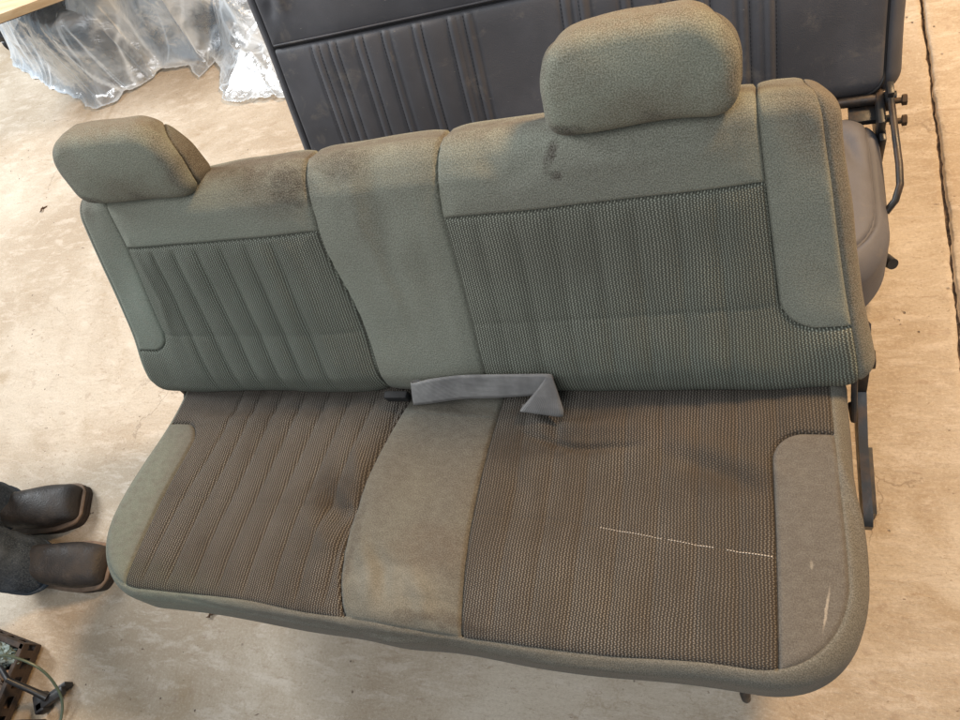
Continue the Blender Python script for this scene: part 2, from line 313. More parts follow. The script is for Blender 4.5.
# ------------------------------------------------------------------ padded slab built on an unrolled domain
def sstep(x, a, b):
    t = np.clip((x-a)/(b-a), 0, 1); return t*t*(3-2*t)
class Slab:
    def __init__(s, O, U, V, N, A, B, cen, rc, R, side, r2=.02, h=.0035, disp=None, warp=None):
        s.O, s.U, s.Vx, s.N = [np.array(x, float) for x in (O, U, V, N)]
        s.A, s.B, s.cen, s.R, s.side, s.r2 = A, B, cen, R, side, r2
        s.rc = rc if hasattr(rc, '__len__') else [rc]*4       # (+,+) (-,+) (-,-) (+,-)
        s.E = PI*R/2+side+PI*r2/2; s.disp, s.warp = disp, warp
        P, Q = A-R+s.E, B-R+s.E
        xs = np.linspace(-P, P, int(2*P/h)+1); ys = np.linspace(-Q, Q, int(2*Q/h)+1)
        X, Y = np.meshgrid(xs, ys); X = X.ravel(); Y = Y.ravel()
        rad = s.qrc(X, Y)-R+s.E
        a = (np.abs(X)-(P-rad))/rad; b = (np.abs(Y)-(Q-rad))/rad; m = (a > 0) & (b > 0)
        a2 = a*np.sqrt(np.clip(1-b*b/2, 0, 1)); b2 = b*np.sqrt(np.clip(1-a*a/2, 0, 1))
        X = np.where(m, np.sign(X)*(P-rad+a2*rad), X); Y = np.where(m, np.sign(Y)*(Q-rad+b2*rad), Y)
        s.V = np.stack([X, Y], 1)
        nx, ny = len(xs), len(ys); I = np.arange(nx*ny).reshape(ny, nx)
        a, b, c, d = I[:-1, :-1].ravel(), I[:-1, 1:].ravel(), I[1:, 1:].ravel(), I[1:, :-1].ravel()
        s.T = np.concatenate([np.stack([a, b, c], 1), np.stack([a, c, d], 1)])
        s.rim = list(I[0, :])+list(I[1:, -1])+list(I[-1, ::-1][1:])+list(I[::-1, 0][1:-1])
    def qrc(s, X, Y):
        r = s.rc; return np.where(Y > 0, np.where(X > 0, r[0], r[1]), np.where(X > 0, r[3], r[2]))
    def edge(s, V):
        X, Y = V[:, 0], V[:, 1]; rc = s.qrc(X, Y)
        qx = np.abs(X)-(s.A-rc); qy = np.abs(Y)-(s.B-rc); c = (qx > 0) & (qy > 0)
        rho = np.hypot(qx, qy)+1e-12
        e = np.where(c, rho-(rc-s.R), np.maximum(np.abs(X)-(s.A-s.R), np.abs(Y)-(s.B-s.R)))
        hx = (np.abs(X)-s.A) > (np.abs(Y)-s.B)
        dx = np.where(c, qx/rho, np.where(hx, 1., 0.))*np.sign(X); dy = np.where(c, qy/rho, np.where(hx, 0., 1.))*np.sign(Y)
        return e, dx, dy
    def pos(s, V):
        e, dx, dy = s.edge(V); R, r2, sd = s.R, s.r2, s.side
        ec = np.clip(e, 0, None); f1 = np.clip(ec/R, 0, PI/2); off = R*np.sin(f1); w = -R*(1-np.cos(f1))
        e2 = np.clip(ec-PI*R/2, 0, sd); w = w-e2
        f3 = np.clip((ec-PI*R/2-sd)/r2, 0, PI/2); off = off-r2*(1-np.cos(f3)); w = w-r2*np.sin(f3)
        phi = f1+f3
        u = V[:, 0]+dx*(off-ec); v = V[:, 1]+dy*(off-ec)
        nx, ny, nz = dx*np.sin(phi), dy*np.sin(phi), np.cos(phi)
        gu, gv = V[:, 0]+s.cen[0], V[:, 1]+s.cen[1]
        D = s.disp(gu, gv, e) if s.disp else 0.
        u = u+nx*D; v = v+ny*D; w = w+nz*D
        u = u+s.cen[0]; v = v+s.cen[1]
        if s.warp: u, v, w = s.warp(u, v, w, e)
        return s.O+u[:, None]*s.U+v[:, None]*s.Vx+w[:, None]*s.N
    def g(s, V): return V[:, 0]+s.cen[0], V[:, 1]+s.cen[1]
    def cut(s, T, f):
        """split triangles T along f(u,v,e)=0 -> (negative, positive)"""
        def val(V):
            e, _, _ = s.edge(V); u, v = s.g(V); return f(u, v, e)
        F = val(s.V); F = np.where(np.abs(F) < 1e-7, 1e-7, F)
        S = F[T] > 0; k = S.sum(1); neg = [T[k == 0]]; pos_ = [T[k == 3]]
        newV = []; cache = {}; base = len(s.V); nn = []; pp = []
        def mid(i, j):
            key = (i, j) if i < j else (j, i)
            if key not in cache:
                i, j = key; t = F[i]/(F[i]-F[j]); cache[key] = base+len(newV); newV.append(s.V[i]*(1-t)+s.V[j]*t)
            return cache[key]
        for t3 in T[(k == 1) | (k == 2)]:
            a, b, c = t3; sg = [F[a] > 0, F[b] > 0, F[c] > 0]; odd = sg.index(True) if sum(sg) == 1 else sg.index(False)
            a, b, c = t3[odd], t3[(odd+1) % 3], t3[(odd+2) % 3]; ab, ac = mid(a, b), mid(a, c)
            one = [(a, ab, ac)]; two = [(ab, b, c), (ab, c, ac)]
            if F[a] > 0: pp += one; nn += two
            else: nn += one; pp += two
        if newV: s.V = np.concatenate([s.V, np.array(newV)])
        if nn: neg.append(np.array(nn))
        if pp: pos_.append(np.array(pp))
        return np.concatenate(neg), np.concatenate(pos_)
    def obj(s, name, T, mat, parent, cap=False):
        ids, inv = np.unique(T, return_inverse=True); V = s.V[ids]; T2 = inv.reshape(-1, 3)
        P = s.pos(V); uv = np.stack(s.g(V), 1)
        flip = np.dot(np.cross(s.U, s.Vx), s.N) < 0
        if flip: T2 = T2[:, ::-1]
        F = [tuple(t) for t in T2]
        if cap:
            mp = {int(i): k for k, i in enumerate(ids)}; rim = [mp[int(i)] for i in s.rim if int(i) in mp]
            cpt = P[rim].mean(0); P = np.vstack([P, cpt]); uv = np.vstack([uv, [0, 0]]); ci = len(P)-1
            for a, b in zip(rim, rim[1:]+rim[:1]): F.append((b, a, ci) if not flip else (a, b, ci))
        return link(name, mesh_np(P, F, uv), mat, parent)
def groove(d, w=.0045, dep=.0035, w2=.02, dep2=.005, cut=.0045): return -cut*np.exp(-(d/.0016)**2)-dep*np.exp(-(d/w)**2)-dep2*np.exp(-(np.abs(d)/w2)**1.5)
def seg_d(u, v, pts):
    best = np.full(u.shape, 9.); sgn = np.zeros(u.shape); tt = np.zeros(u.shape); L = len(pts)-1
    for i in range(L):
        ax, ay = pts[i]; bx, by = pts[i+1]; dx, dy = bx-ax, by-ay; l2 = dx*dx+dy*dy
        t = np.clip(((u-ax)*dx+(v-ay)*dy)/l2, 0, 1); d = np.hypot(u-ax-t*dx, v-ay-t*dy)
        m = d < best; best = np.where(m, d, best); sgn = np.where(m, np.sign((u-ax)*dy-(v-ay)*dx), sgn); tt = np.where(m, (i+t)/L, tt)
    return best, sgn, tt
def folds(u, v, fl):
    D = np.zeros(u.shape)
    for pts, w, dep in fl:
        d, sg, t = seg_d(u, v, pts); D += dep*np.exp(-(d/w)**2)*np.sin(PI*np.clip(t*.94+.03, 0, 1))**.7
    return D
def fbm(u, v, seed, freqs, amps):
    r = np.random.default_rng(seed); D = np.zeros(u.shape)
    for f, a in zip(freqs, amps):
        for _ in range(5):
            th = r.uniform(0, 2*PI); ff = f*r.uniform(.7, 1.4); D += a*np.sin(ff*(u*np.cos(th)+v*np.sin(th))+r.uniform(0, 6.28)+1.5*np.sin(ff*.6*(v*np.cos(th)-u*np.sin(th))+r.uniform(0, 6)))/2.2
    return D
def rbox(u, v, x0, x1, y0, y1, r):
    qx = np.abs(u-(x0+x1)/2)-(x1-x0)/2+r; qy = np.abs(v-(y0+y1)/2)-(y1-y0)/2+r
    return np.hypot(np.maximum(qx, 0), np.maximum(qy, 0))+np.minimum(np.maximum(qx, qy), 0)-r
# ------------------------------------------------------------------ the green bench seat
r_, s_ = .5436, .1482; H0 = .31
XU = (1, 0, 0); BV = (0, math.sin(r_), math.cos(r_)); BN = (0, -math.cos(r_), math.sin(r_))
CB = (0, math.cos(s_), -math.sin(s_)); CN = (0, math.sin(s_), math.cos(s_))
bench = empty('bench_seat', (-.03, .0, 0))
tag(bench, 'green fabric bench seat with ribbed panels and two headrests, soiled brown cushion, in the foreground', 'bench seat')
UC = -.03
sx1 = lambda v: -.146-.018*np.exp(-((v-.33)/.1)**2)+.006*np.sin(v*9)
sx2 = lambda v: .075+.022*sstep(v, .36, .52)
BOLB = .614; BOL = .595          # bolster seam half distance from the centre line
def f_outer(u, v, e): return rbox(u, v, UC-.712, UC+.712, -.30, .80, .05)
def f_bol(u, v, e): return -rbox(np.abs(u-UC), v, BOLB, 3., .122, 3., .055)     # <0 outside bolster
def f_bolR(u, v, e): return -rbox(np.abs(u-UC), v, BOLB, 3., .122, 3., .055)
def pleat(u, u0, du, n, w=.006, dep=.0032):
    D = np.zeros(u.shape)
    for k in range(n):
        d = u-(u0+k*du); D += -dep*np.exp(-(d/w)**2)-dep*.5*np.exp(-(np.abs(d)/.016)**1.5)+dep*.5*np.exp(-((d-.5*du)/(.3*du))**2)
    return D
def back_disp(u, v, e):
    fo = f_outer(u, v, e); fb = f_bol(u, v, e); inn = fo < 0
    D = groove(np.where(e > .16, .5, fo), .003, .0014, .016, .0014, .002)
    gb = groove(fb, .003, .0022, .02, .0035)
    D = np.where(inn, np.minimum(D, gb), D)
    notb = (fb < 0) & inn
    d1 = groove(u-sx1(v), .003, .0028, .022, .006); d2 = groove(u-sx2(v), .003, .0028, .022, .006)
    D = np.where(notb, np.minimum(D, np.minimum(d1, d2)), D)
    side = (u < sx1(v)) | (u > sx2(v)); dh = groove(v-.364, .0028, .002, .016, .003)
    D = np.where(notb & side, np.minimum(D, dh), D)
    low = (1-sstep(v, .340, .364))*sstep(v, -.005, .05); kn = notb & (v < .364)
    D += np.where(kn & (u < sx1(v)), low*pleat(u+.02*(v-.3), -.562, .0600, 6, .006, .0027), 0)
    D += np.where(kn & (u > sx2(v)), low*pleat(u, .135, .0615, 7, .007, .0011), 0)
    D += np.where(kn & side, -.0013*np.exp(-((v-.166-.004*np.sin(u*5))/.0035)**2)-.0007*np.exp(-((v-.166)/.02)**2), 0)
    D += .012*(1-sstep(np.abs(u-UC), .2, .72))*np.where(np.abs(e) < 9, 1, 0)*(1-sstep(e, -.03, .02))
    D += .009*np.exp(-((v-.06)/.10)**2)*(1-sstep(e, .0, .12))
    D += fbm(u, v, 3, (12, 30), (.0022, .0009))
    D += folds(u, v, [([(-.06, .48), (-.075, .36), (-.05, .20)], .018, .0032), ([(-.02, .47), (-.045, .30), (-.03, .14)], .014, -.002), ([(.035, .40), (.02, .25), (.03, .10)], .02, -.002),
                      ([(.16, .45), (.20, .42), (.26, .43)], .016, -.004), ([(.3, .44), (.45, .415), (.54, .43)], .03, .004), ([(-.5, .44), (-.35, .42), (-.22, .44)], .03, .004), ([(-.62, .40), (-.60, .25), (-.62, .15)], .012, .003)])
    return D
def back_warp(u, v, w, e):
    x = np.abs(u-UC); k = sstep(x, .45, .74)
    u = u-np.sign(u-UC)*k*(.068*np.clip(v/.5, -.1, 1.05)-.012)
    v = v+.010*np.cos(np.clip(x/.7, 0, 1)*PI/2)*sstep(v, .3, .5)+.006*sstep(u-UC, .3, .70)*sstep(v, .3, .5)-.004*sstep(UC-u, .1, .6)*sstep(v, .3, .5)
    w = w-.010*sstep(x, .50, .72)*(v > -1)
    w = np.where(w < -.02, -.02+(w+.02)*(1-.42*sstep(v, .15, .47)), w)
    return u, v, w
BS = Slab((0, 0, H0), XU, BV, BN, .733, .240, (UC, .242), (.056, .056, .05, .05), .034, .060, .022, .0036, back_disp, back_warp)
inner, outer = BS.cut(BS.T, f_outer)
backrest = BS.obj('backrest', outer, M['back_box'], bench, cap=True); backrest['label'] = 'green velour backrest with two attached headrests'
rest, bol = BS.cut(inner, f_bol)
bl, br = BS.cut(bol, lambda u, v, e: u-UC)
BS.obj('side_bolster', bl, M['back_plain'], backrest); BS.obj('side_bolster', br, M['back_plain'], backrest)
left, r2_ = BS.cut(rest, lambda u, v, e: u-sx1(v)); mid_, right = BS.cut(r2_, lambda u, v, e: u-sx2(v))
BS.obj('centre_panel', mid_, M['back_plain'], backrest)
for part in (left, right):
    lo, hi = BS.cut(part, lambda u, v, e: v-.364)
    BS.obj('ribbed_panel', lo, M['back_knit'], backrest); BS.obj('top_panel', hi, M['back_plain'], backrest)
# cushion: q runs backwards, the front edge is at negative q
def c_outer(u, v, e): return rbox(u, v+.0035*np.sin(u*8+.6)+.0018*np.sin(u*23), UC-.695, UC+.690, -.430, .30, .14)
def c_bol(u, v, e): return -rbox(np.abs(u-UC), v, BOL+.0*v, 3., -3., -.066, .05)
_c1 = np.polyfit([0.02, 0, -.119, -.26, -.35, -.428], [-.100, -.102, -.146, -.168, -.156, -.135], 3)
cx1 = lambda v: np.polyval(_c1, np.clip(v, -.46, .03))+.006
cx2 = lambda v: .092-.016*np.sin(np.clip(-v/.43, 0, 1)*PI)
def cush_disp(u, v, e):
    fo = c_outer(u, v, e); fb = c_bol(u, v, e); inn = fo < 0
    D = groove(np.where(e > .06, .5, fo), .003, .0012, .022, .0014, .0010)
    D = np.where(inn, np.minimum(D, groove(fb, .003, .0022, .018, .003)), D); notb = (fb < 0) & inn
    D = np.where(notb, np.minimum(D, np.minimum(groove(u-cx1(v), .0035, .0032, .022, .006), groove(u-cx2(v), .003, .0026, .02, .004))), D)
    L = notb & (u < cx1(v)); Rr = notb & (u > cx2(v))
    bend = .055*np.sin(np.clip(-v/.43, 0, 1.1)*PI*.6)
    fr = sstep(-fo, .0, .05)
    D += np.where(L, fr*pleat(u+bend-.02, -.545, .0585, 8, .005, .0034), 0)
    D += np.where(Rr, fr*pleat(u, .145, .0615, 8, .006, .0018), 0)
    D += np.where(L | Rr, -.0018*np.exp(-((v+.232+.035*sstep(u, .2, .6))/.003)**2), 0)
    x = (u-UC)
    D += -.016*np.exp(-(((u-.33)/.2)**2+((v+.20)/.13)**2))-.014*np.exp(-(((u+.36)/.2)**2+((v+.20)/.14)**2))+.008*np.exp(-((u+.03)/.07)**2)*sstep(-v, .3, .42)
    D += fbm(u, v, 11, (11, 27), (.0026, .0010))*(1-sstep(e, -.01, .05)*.5)
    D += folds(u, v, [([(.14, -.075), (.24, -.100), (.36, -.092)], .006, -.010), ([(.14, -.05), (.25, -.062), (.37, -.055)], .016, .008), ([(.17, -.02), (.20, -.05), (.21, -.09)], .014, -.008),
                      ([(.38, -.10), (.48, -.135), (.56, -.175)], .016, -.007), ([(.40, -.075), (.50, -.105), (.585, -.14)], .018, .006), ([(.12, -.13), (.16, -.19), (.15, -.26)], .02, -.004),
                      ([(-.24, -.20), (-.19, -.245), (-.165, -.235)], .022, -.017), ([(-.26, -.26), (-.20, -.30), (-.165, -.31)], .018, .006), ([(-.20, -.10), (-.17, -.16), (-.165, -.2)], .016, .006),
                      ([(-.13, -.29), (-.09, -.35), (-.08, -.41)], .016, .005), ([(-.105, -.30), (-.065, -.34), (-.05, -.40)], .014, -.005), ([(-.02, -.33), (.02, -.38), (.03, -.42)], .018, .006), ([(-.14, -.33), (-.145, -.37), (-.13, -.41)], .010, .004),
                      ([(.28, -.36), (.33, -.38), (.38, -.36)], .03, .004), ([(-.66, -.05), (-.6, -.06), (-.5, -.05), (-.3, -.06)], .014, .004), ([(-.66, -.03), (-.5, -.035), (-.3, -.03)], .012, -.003),
                      ([(.66, -.10), (.69, -.2), (.70, -.3)], .010, .006), ([(.69, -.06), (.71, -.15), (.73, -.25)], .008, -.005), ([(-.3, -.45), (-.1, -.452), (.1, -.45)], .008, -.005), ([(-.50, -.44), (-.40, -.455), (-.25, -.45)], .006, -.003), ([(-.15, -.44), (-.05, -.46), (.06, -.448)], .007, .004), ([(.2, -.46), (.3, -.455), (.45, -.465)], .01, .003)])
    return D
def cush_warp(u, v, w, e):
    f = np.clip(-v/.45, -.2, 1.1); x = u-UC
    u = u-np.sign(x)*sstep(np.abs(x), .4, .74)*np.where(x < 0, .052, .008)*(1-sstep(f, 0, .6))
    v = v-.006*sstep(x, -.2, .35)*sstep(f, .4, 1)+.006*sstep(-x, .1, .6)*sstep(f, .5, 1)
    w = w-.014*sstep(f, .7, 1.05)*np.exp(-((x-.02)/.35)**2)
    v = v+.006*sstep(f, .8, 1.05)*np.sin(x*13+1)*.5
    return u, v, w
CS = Slab((0, 0, H0), XU, CB, CN, .716, .260, (UC, -.184), (.05, .05, .16, .15), .036, .052, .024, .0036, cush_disp, cush_warp)
inner, outer = CS.cut(CS.T, c_outer)
cushion = CS.obj('cushion', outer, M['seat_box'], bench, cap=True); cushion['label'] = 'soiled brown seat cushion with green boxing'
rest, bol = CS.cut(inner, c_bol)
bl, br = CS.cut(bol, lambda u, v, e: u-UC)
CS.obj('side_bolster', bl, M['seat_bolster'], cushion); CS.obj('side_bolster', br, M['seat_bolster'], cushion)
left, r2_ = CS.cut(rest, lambda u, v, e: u-cx1(v)); mid_, right = CS.cut(r2_, lambda u, v, e: u-cx2(v))
CS.obj('centre_panel', mid_, M['seat_plain'], cushion)
CS.obj('ribbed_panel', left, M['seat_knit'], cushion); CS.obj('ribbed_panel', right, M['seat_knit'], cushion)
# cross stitching along the middle of the ribbed cushion panels (broken white thread, as in the photograph)
g_ = simple('pale_thread', (.55, .49, .42), .8); mb = MB()
for k in range(60):
    u = .30+.262*k/60
    if 22 < k < 25 or 40 < k < 45: continue
    vv = -(.232+.035*float(sstep(np.array(u), .2, .6)))
    p = []
    for du in (0, .0026): p.append(CS.pos(np.array([[u+du-UC, vv+.184]]))[0]+np.array([0, 0, .0012]))
    mb.tube([p[0], p[1]], .0006 if k < 36 else .0008, 5)
link('stitching', mb.me(), g_, cushion)
# headrests
def headrest(cu, cv, A, B, tilt, lift, yaw, roll):
    rr = r_-tilt
    R = Matrix.Rotation(yaw, 3, 'Z')
    V = Vector((0, math.sin(rr), math.cos(rr))); Nn = Vector((0, -math.cos(rr), math.sin(rr))); U = Vector((1, 0, 0))
    U = (Matrix.Rotation(roll, 3, Nn) @ U); V = (Matrix.Rotation(roll, 3, Nn) @ V)
    U, V, Nn = R @ U, R @ V, R @ Nn
    O = np.array([cu, 0, H0])+cv*np.array(BV)+lift*np.array(BN)
    fs = lambda u, v, e: rbox(u, v, -A-.012, A+.012, -B-.004, B+.5, .03)
    def dp(u, v, e):
        D = groove(np.where(e > .14, .5, fs(u, v, e)), .003, .0022, .014, .003)
        D += .014*(1-(u/A)**2).clip(0, 1)*(1-(v/B)**2).clip(0, 1)
        return D+fbm(u+cu, v, 5, (25, 60), (.0018, .0006))
    def wp(u, v, w, e):
        k = np.clip(v/B, -1, 1)
        u = u*(1-.06*np.clip(k, 0, 1))
        w2 = np.where(w < -.02, -.02+(w+.02)*(1-.35*sstep(v, -.1, .09)), w)
        return u, v-.006*(u/A)**2*sstep(v, 0, B), w2
    S = Slab(O, U, V, Nn, A, B, (0, 0), (.070, .070, .040, .040), .026, .034, .018, .003, dp, wp)
    i, o = S.cut(S.T, fs)
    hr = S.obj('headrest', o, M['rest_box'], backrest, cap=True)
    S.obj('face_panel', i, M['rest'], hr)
    return hr
headrest(-.512, .528, .146, .074, .16, .026, -.03, -.02)['label'] = 'left headrest, browned along its top edge'
headrest(.403, .541, .133, .074, .12, .026, .0, .0)['label'] = 'right headrest, nearer the camera'
# hinge and side bracket, rails under the seat
mb = MB()
X0 = .700
mb.prism([(.14, .30), (.155, .24), (.10, .185), (-.02, .165), (-.17, .165), (-.185, .18), (-.185, .205), (-.17, .215), (-.05, .215), (.03, .245), (.05, .33), (.10, .36)], (X0-.004, 0, 0), (0, 1, 0), (0, 0, 1), (1, 0, 0), .014)
mb.prism([(-.165, .168), (-.06, .168), (-.055, .212), (-.165, .212)], (X0+.010, 0, 0), (0, 1, 0), (0, 0, 1), (1, 0, 0), .006)
mb.tube([(X0-.02, .07, .29), (X0+.02, .07, .29)], .016, 16); mb.tube([(X0-.012, .02, .215), (X0-.012, -.02, .245), (X0-.012, .05, .315)], .005, 8)
hb = link('hinge_bracket', mb.me(), M['black_steel'], bench)
mb = MB(); XL = -.745
mb.prism([(.14, .30), (.155, .24), (.10, .185), (-.17, .165), (-.17, .215), (-.02, .225), (.03, .245), (.05, .33), (.10, .36)], (XL, 0, 0), (0, 1, 0), (0, 0, 1), (1, 0, 0), .008)
link('hinge_bracket', mb.me(), M['black_steel'], bench)
for x in (-.48, -.12, .26, .55):
    mb = MB(); mb.box((x, -.12, .115), (.045, .50, .03)); mb.box((x, -.12, .17), (.03, .46, .10), bev=.003)
    for y in (-.34, .10): mb.box((x, y, .06), (.05, .04, .12)); mb.box((x, y, .006), (.07, .07, .012))
    link('seat_rail', mb.me(), M['black_steel'], bench)
mb = MB(); mb.box((UC, .02, .205), (1.30, .03, .03)); mb.box((UC, -.32, .215), (1.2, .03, .03)); mb.box((UC, .03, .245), (1.34, .05, .03), bev=.004)
link('cross_bar', mb.me(), M['black_steel'], bench)
mb = MB(); mb.tube([(.515, -.36, .16), (.513, -.43, .13), (.512, -.455, .10), (.512, -.462, .055)], [.006, .006, .009, .008], 14); mb.tube([(.512, -.462, .055), (.512, -.463, .045), (.512, -.463, .038)], [.008, .006, .002], 14)
link('slide_lever', mb.me(), M['black_plastic'], bench)
mb = MB(); mb.box((-.115, -.010, .335), (.05, .016, .022), bev=.004); link('belt_tab', mb.me(), M['thread'], bench)
# pull strap, folded over at its right end
so, sU, sV, sN = np.array([0, -.02, .31]), np.array([1., 0, 0]), np.array(BV), np.array(BN)
def ribbon(pairs, name, parent, th=.0016, n=10):
    A = catmull([p[0] for p in pairs], n); Bp = catmull([p[1] for p in pairs], n); m = 9
    V = []; uv = []; L = 0
    for i, (a, b) in enumerate(zip(A, Bp)):
        if i: L += np.linalg.norm(a-A[i-1])
        for k in range(m):
            t = k/(m-1); p = a*(1-t)+b*t
            V.append(p+sN*(.0007*math.sin(t*PI)*math.sin(L*25))); uv.append((L, t*.045))
    F = []
    for i in range(len(A)-1):
        for k in range(m-1): q = i*m+k; F.append((q, q+m, q+m+1, q+1))
    me = mesh_np(V, F, uv); o = link(name, me, M['webbing'], parent)
    md = o.modifiers.new('thick', 'SOLIDIFY'); md.thickness = th; md.offset = 0
    return o
def sp(u, v, w): return so+u*sU+v*sV+w*sN
ribbon([(sp(.0, .052, -.012), sp(.01, .012, -.012)), (sp(-.045, .062, -.004), sp(-.05, .012, -.004)), (sp(-.070, .064, .006), sp(-.080, .010, .004)), (sp(-.062, .068, .017), sp(-.076, .013, .014)), (sp(-.02, .080, .021), sp(-.03, .023, .020)), (sp(.04, .088, .022), sp(.035, .034, .022)), (sp(.11, .089, .022), sp(.11, .037, .022)),
        (sp(.165, .089, .022), sp(.160, .041, .022)), (sp(.208, .088, .022), sp(.190, .044, .022)), (sp(.214, .080, .020), sp(.205, .040, .018))], 'pull_strap', bench, n=7)
strap = bpy.data.objects['pull_strap']
ribbon([(sp(.213, .084, .0235), sp(.2045, .0865, .0235)), (sp(.219, .050, .029), sp(.180, .058, .031)), (sp(.223, .012, .033), sp(.146, .021, .034)), (sp(.212, -.001, .029), sp(.143, .012, .029)), (sp(.19, .0, .012), sp(.14, .012, .010))], 'folded_end', strap, n=7)
# ------------------------------------------------------------------ the grey vinyl bench seat behind
gb = empty('bench_seat', (.145, .55, 0))
tag(gb, 'charcoal vinyl bench seat with pleated backrest and black piping, standing behind the green seat', 'bench seat')
ga = math.radians(30); GC = .145
GV = (0, math.sin(ga), math.cos(ga)); GN = (0, -math.cos(ga), math.sin(ga))
gpl = [-.375, -.330, -.262, -.196, -.122, -.043, -.007]; gpl = gpl+[2*.105-x for x in gpl]
def g_outer(u, v, e): return rbox(u, v, GC-.625, GC+.625, -.02, .455, .05)
def g_disp(u, v, e):
    fo = g_outer(u, v, e); D = groove(np.where(e > .08, .5, fo), .005, .004, .02, .003); low = (v < .30) & (fo < 0)
    D = np.where(fo < 0, np.minimum(D, groove(v-.30, .005, .004, .02, .004)), D)
    k = 1-sstep(v, .285, .30)
    for u0 in gpl:
        d = u-u0; sgn = 1 if u0 < .105 else -1
        D += np.where(low, k*(-.0030*np.exp(-(d/.003)**2)+.0022*np.exp(-((d-.010*sgn)/.006)**2)-.0026*np.exp(-((d-.021*sgn)/.003)**2)), 0)
    for a, b in zip(gpl[:-1], gpl[1:]):
        if abs(b-a) < .1: D += np.where(low, k*.0028*np.exp(-((u-(a+b)/2)/(abs(b-a)*.33))**2), 0)
    D += fbm(u, v, 21, (9, 24), (.0026, .0009))
    D += folds(u, v, [([(-.47, .45), (-.44, .40), (-.45, .36)], .014, -.007), ([(-.44, .455), (-.41, .42), (-.41, .37)], .012, .006), ([(-.2, .38), (0, .36), (.2, .37)], .03, .004)])
    return D+.012*(1-sstep(np.abs(u-GC), .2, .66))
GS = Slab((0, .6, .29), XU, GV, GN, .655, .235, (GC, .235), (.07, .07, .045, .045), .036, .075, .02, .0045, g_disp, None)
inner, outer = GS.cut(GS.T, g_outer)
gback = GS.obj('backrest', outer, M['vinyl'], gb, cap=True)
lo, hi = GS.cut(inner, lambda u, v, e: v-.30)
GS.obj('pleated_panel', lo, M['vinyl'], gback); GS.obj('top_panel', hi, M['vinyl'], gback)
def rb_contour(x0, x1, y0, y1, r, n=10, st=.02):
    pts = []
    for cx, cy, a0 in ((x1-r, y1-r, 0), (x0+r, y1-r, 90), (x0+r, y0+r, 180), (x1-r, y0+r, 270)):
        for k in range(n+1): a = math.radians(a0+90*k/n); pts.append((cx+r*math.cos(a), cy+r*math.sin(a)))
    out = []
    for p, q in zip(pts, pts[1:]+pts[:1]):
        n_ = max(1, int(math.hypot(q[0]-p[0], q[1]-p[1])/st))
        for k in range(n_): out.append((p[0]+(q[0]-p[0])*k/n_, p[1]+(q[1]-p[1])*k/n_))
    return out+[out[0]]
def piping(S, pts, rad, name, parent, mat, lift=.0015):
    V = np.array([(x-S.cen[0], y-S.cen[1]) for x, y in pts]); P = S.pos(V)+S.N*lift
    mb = MB(); mb.tube([Vector(p) for p in P], rad, 8); return link(name, mb.me(), mat, parent)
piping(GS, rb_contour(GC-.625, GC+.625, .0, .455, .05), .0036, 'piping', gback, M['piping'])
piping(GS, [(x, .30) for x in np.linspace(GC-.624, GC+.624, 120)], .0030, 'piping', gback, M['piping'])
piping(GS, [(x, .307) for x in np.linspace(GC-.624, GC+.624, 120)], .0022, 'piping', gback, M['vinyl'], .0005)
mb = MB()
for u0 in gpl:
    for off in (0, .021*(1 if u0 < .105 else -1)):
        vs = np.arange(.0, .288, .0075)
        for v in vs:
            p = GS.pos(np.array([[u0+off-GC, v-.235], [u0+off-GC, v+.0042-.235]]))+GS.N*.0006
            mb.tube([Vector(p[0]), Vector(p[1])], .0006, 4, cap=False)
st = link('stitching', mb.me(), M['thread'], gback)
CGB = (0, math.cos(.12), -math.sin(.12)); CGN = (0, math.sin(.12), math.cos(.12))
def gc_disp(u, v, e):
    return groove(np.where(e > .11, .5, rbox(u, v, GC-.60, GC+.60, -.345, .30, .13)), .004, .0035, .02, .003)+fbm(u, v, 31, (10, 22), (.003, .0012))+folds(u, v, [([(.66, -.02), (.70, -.06), (.72, -.14)], .012, -.008), ([(.60, 0), (.64, -.05), (.66, -.1)], .014, .006)])+.02*(1-sstep(np.abs(u-GC), .3, .6))
GCS = Slab((0, .575, .285), XU, CGB, CGN, .628, .205, (GC-.01, -.185), (.06, .06, .14, .14), .05, .085, .02, .006, gc_disp, None)
inner, outer = GCS.cut(GCS.T, lambda u, v, e: rbox(u, v, GC-.60, GC+.60, -.345, .30, .13))
gcu = GCS.obj('cushion', outer, M['vinyl_seat'], gb, cap=True); GCS.obj('seat_panel', inner, M['vinyl_seat'], gcu)
piping(GCS, [p for p in rb_contour(GC-.60, GC+.60, -.345, .30, .13) if p[1] < .0], .0032, 'piping', gcu, M['vinyl_seat'], .001)
mb = MB()
mb.tube([(.2, .62, .285), (.79, .605, .285)], .011, 12); mb.tube([(.3, .585, .262), (.785, .570, .268)], .007, 10)
mb.box((.735, .59, .27), (.05, .05, .012)); mb.box((.762, .582, .262), (.014, .09, .075), bev=.004); mb.box((.765, .545, .225), (.012, .05, .09), bev=.004)
link('recliner_bar', mb.me(), M['black_steel'], gb)
mb = MB(); mb.tube([(.774, .60, .305), (.777, .575, .31), (.779, .50, .305), (.781, .44, .30), (.780, .40, .295), (.772, .375, .285), (.758, .362, .27)], .0062, 12)
mb.box((.776, .595, .30), (.012, .03, .05), bev=.003); link('recliner_lever', mb.me(), M['black_steel'], gb)
for y, z in ((.578, .305), (.548, .285)):
    mb = MB(); mb.tube([(.775, y, z), (.800, y, z)], .0055, 10); mb.tube([(.795, y, z), (.803, y, z)], .010, 6); link('bolt', mb.me(), M['rustbolt'], gb)
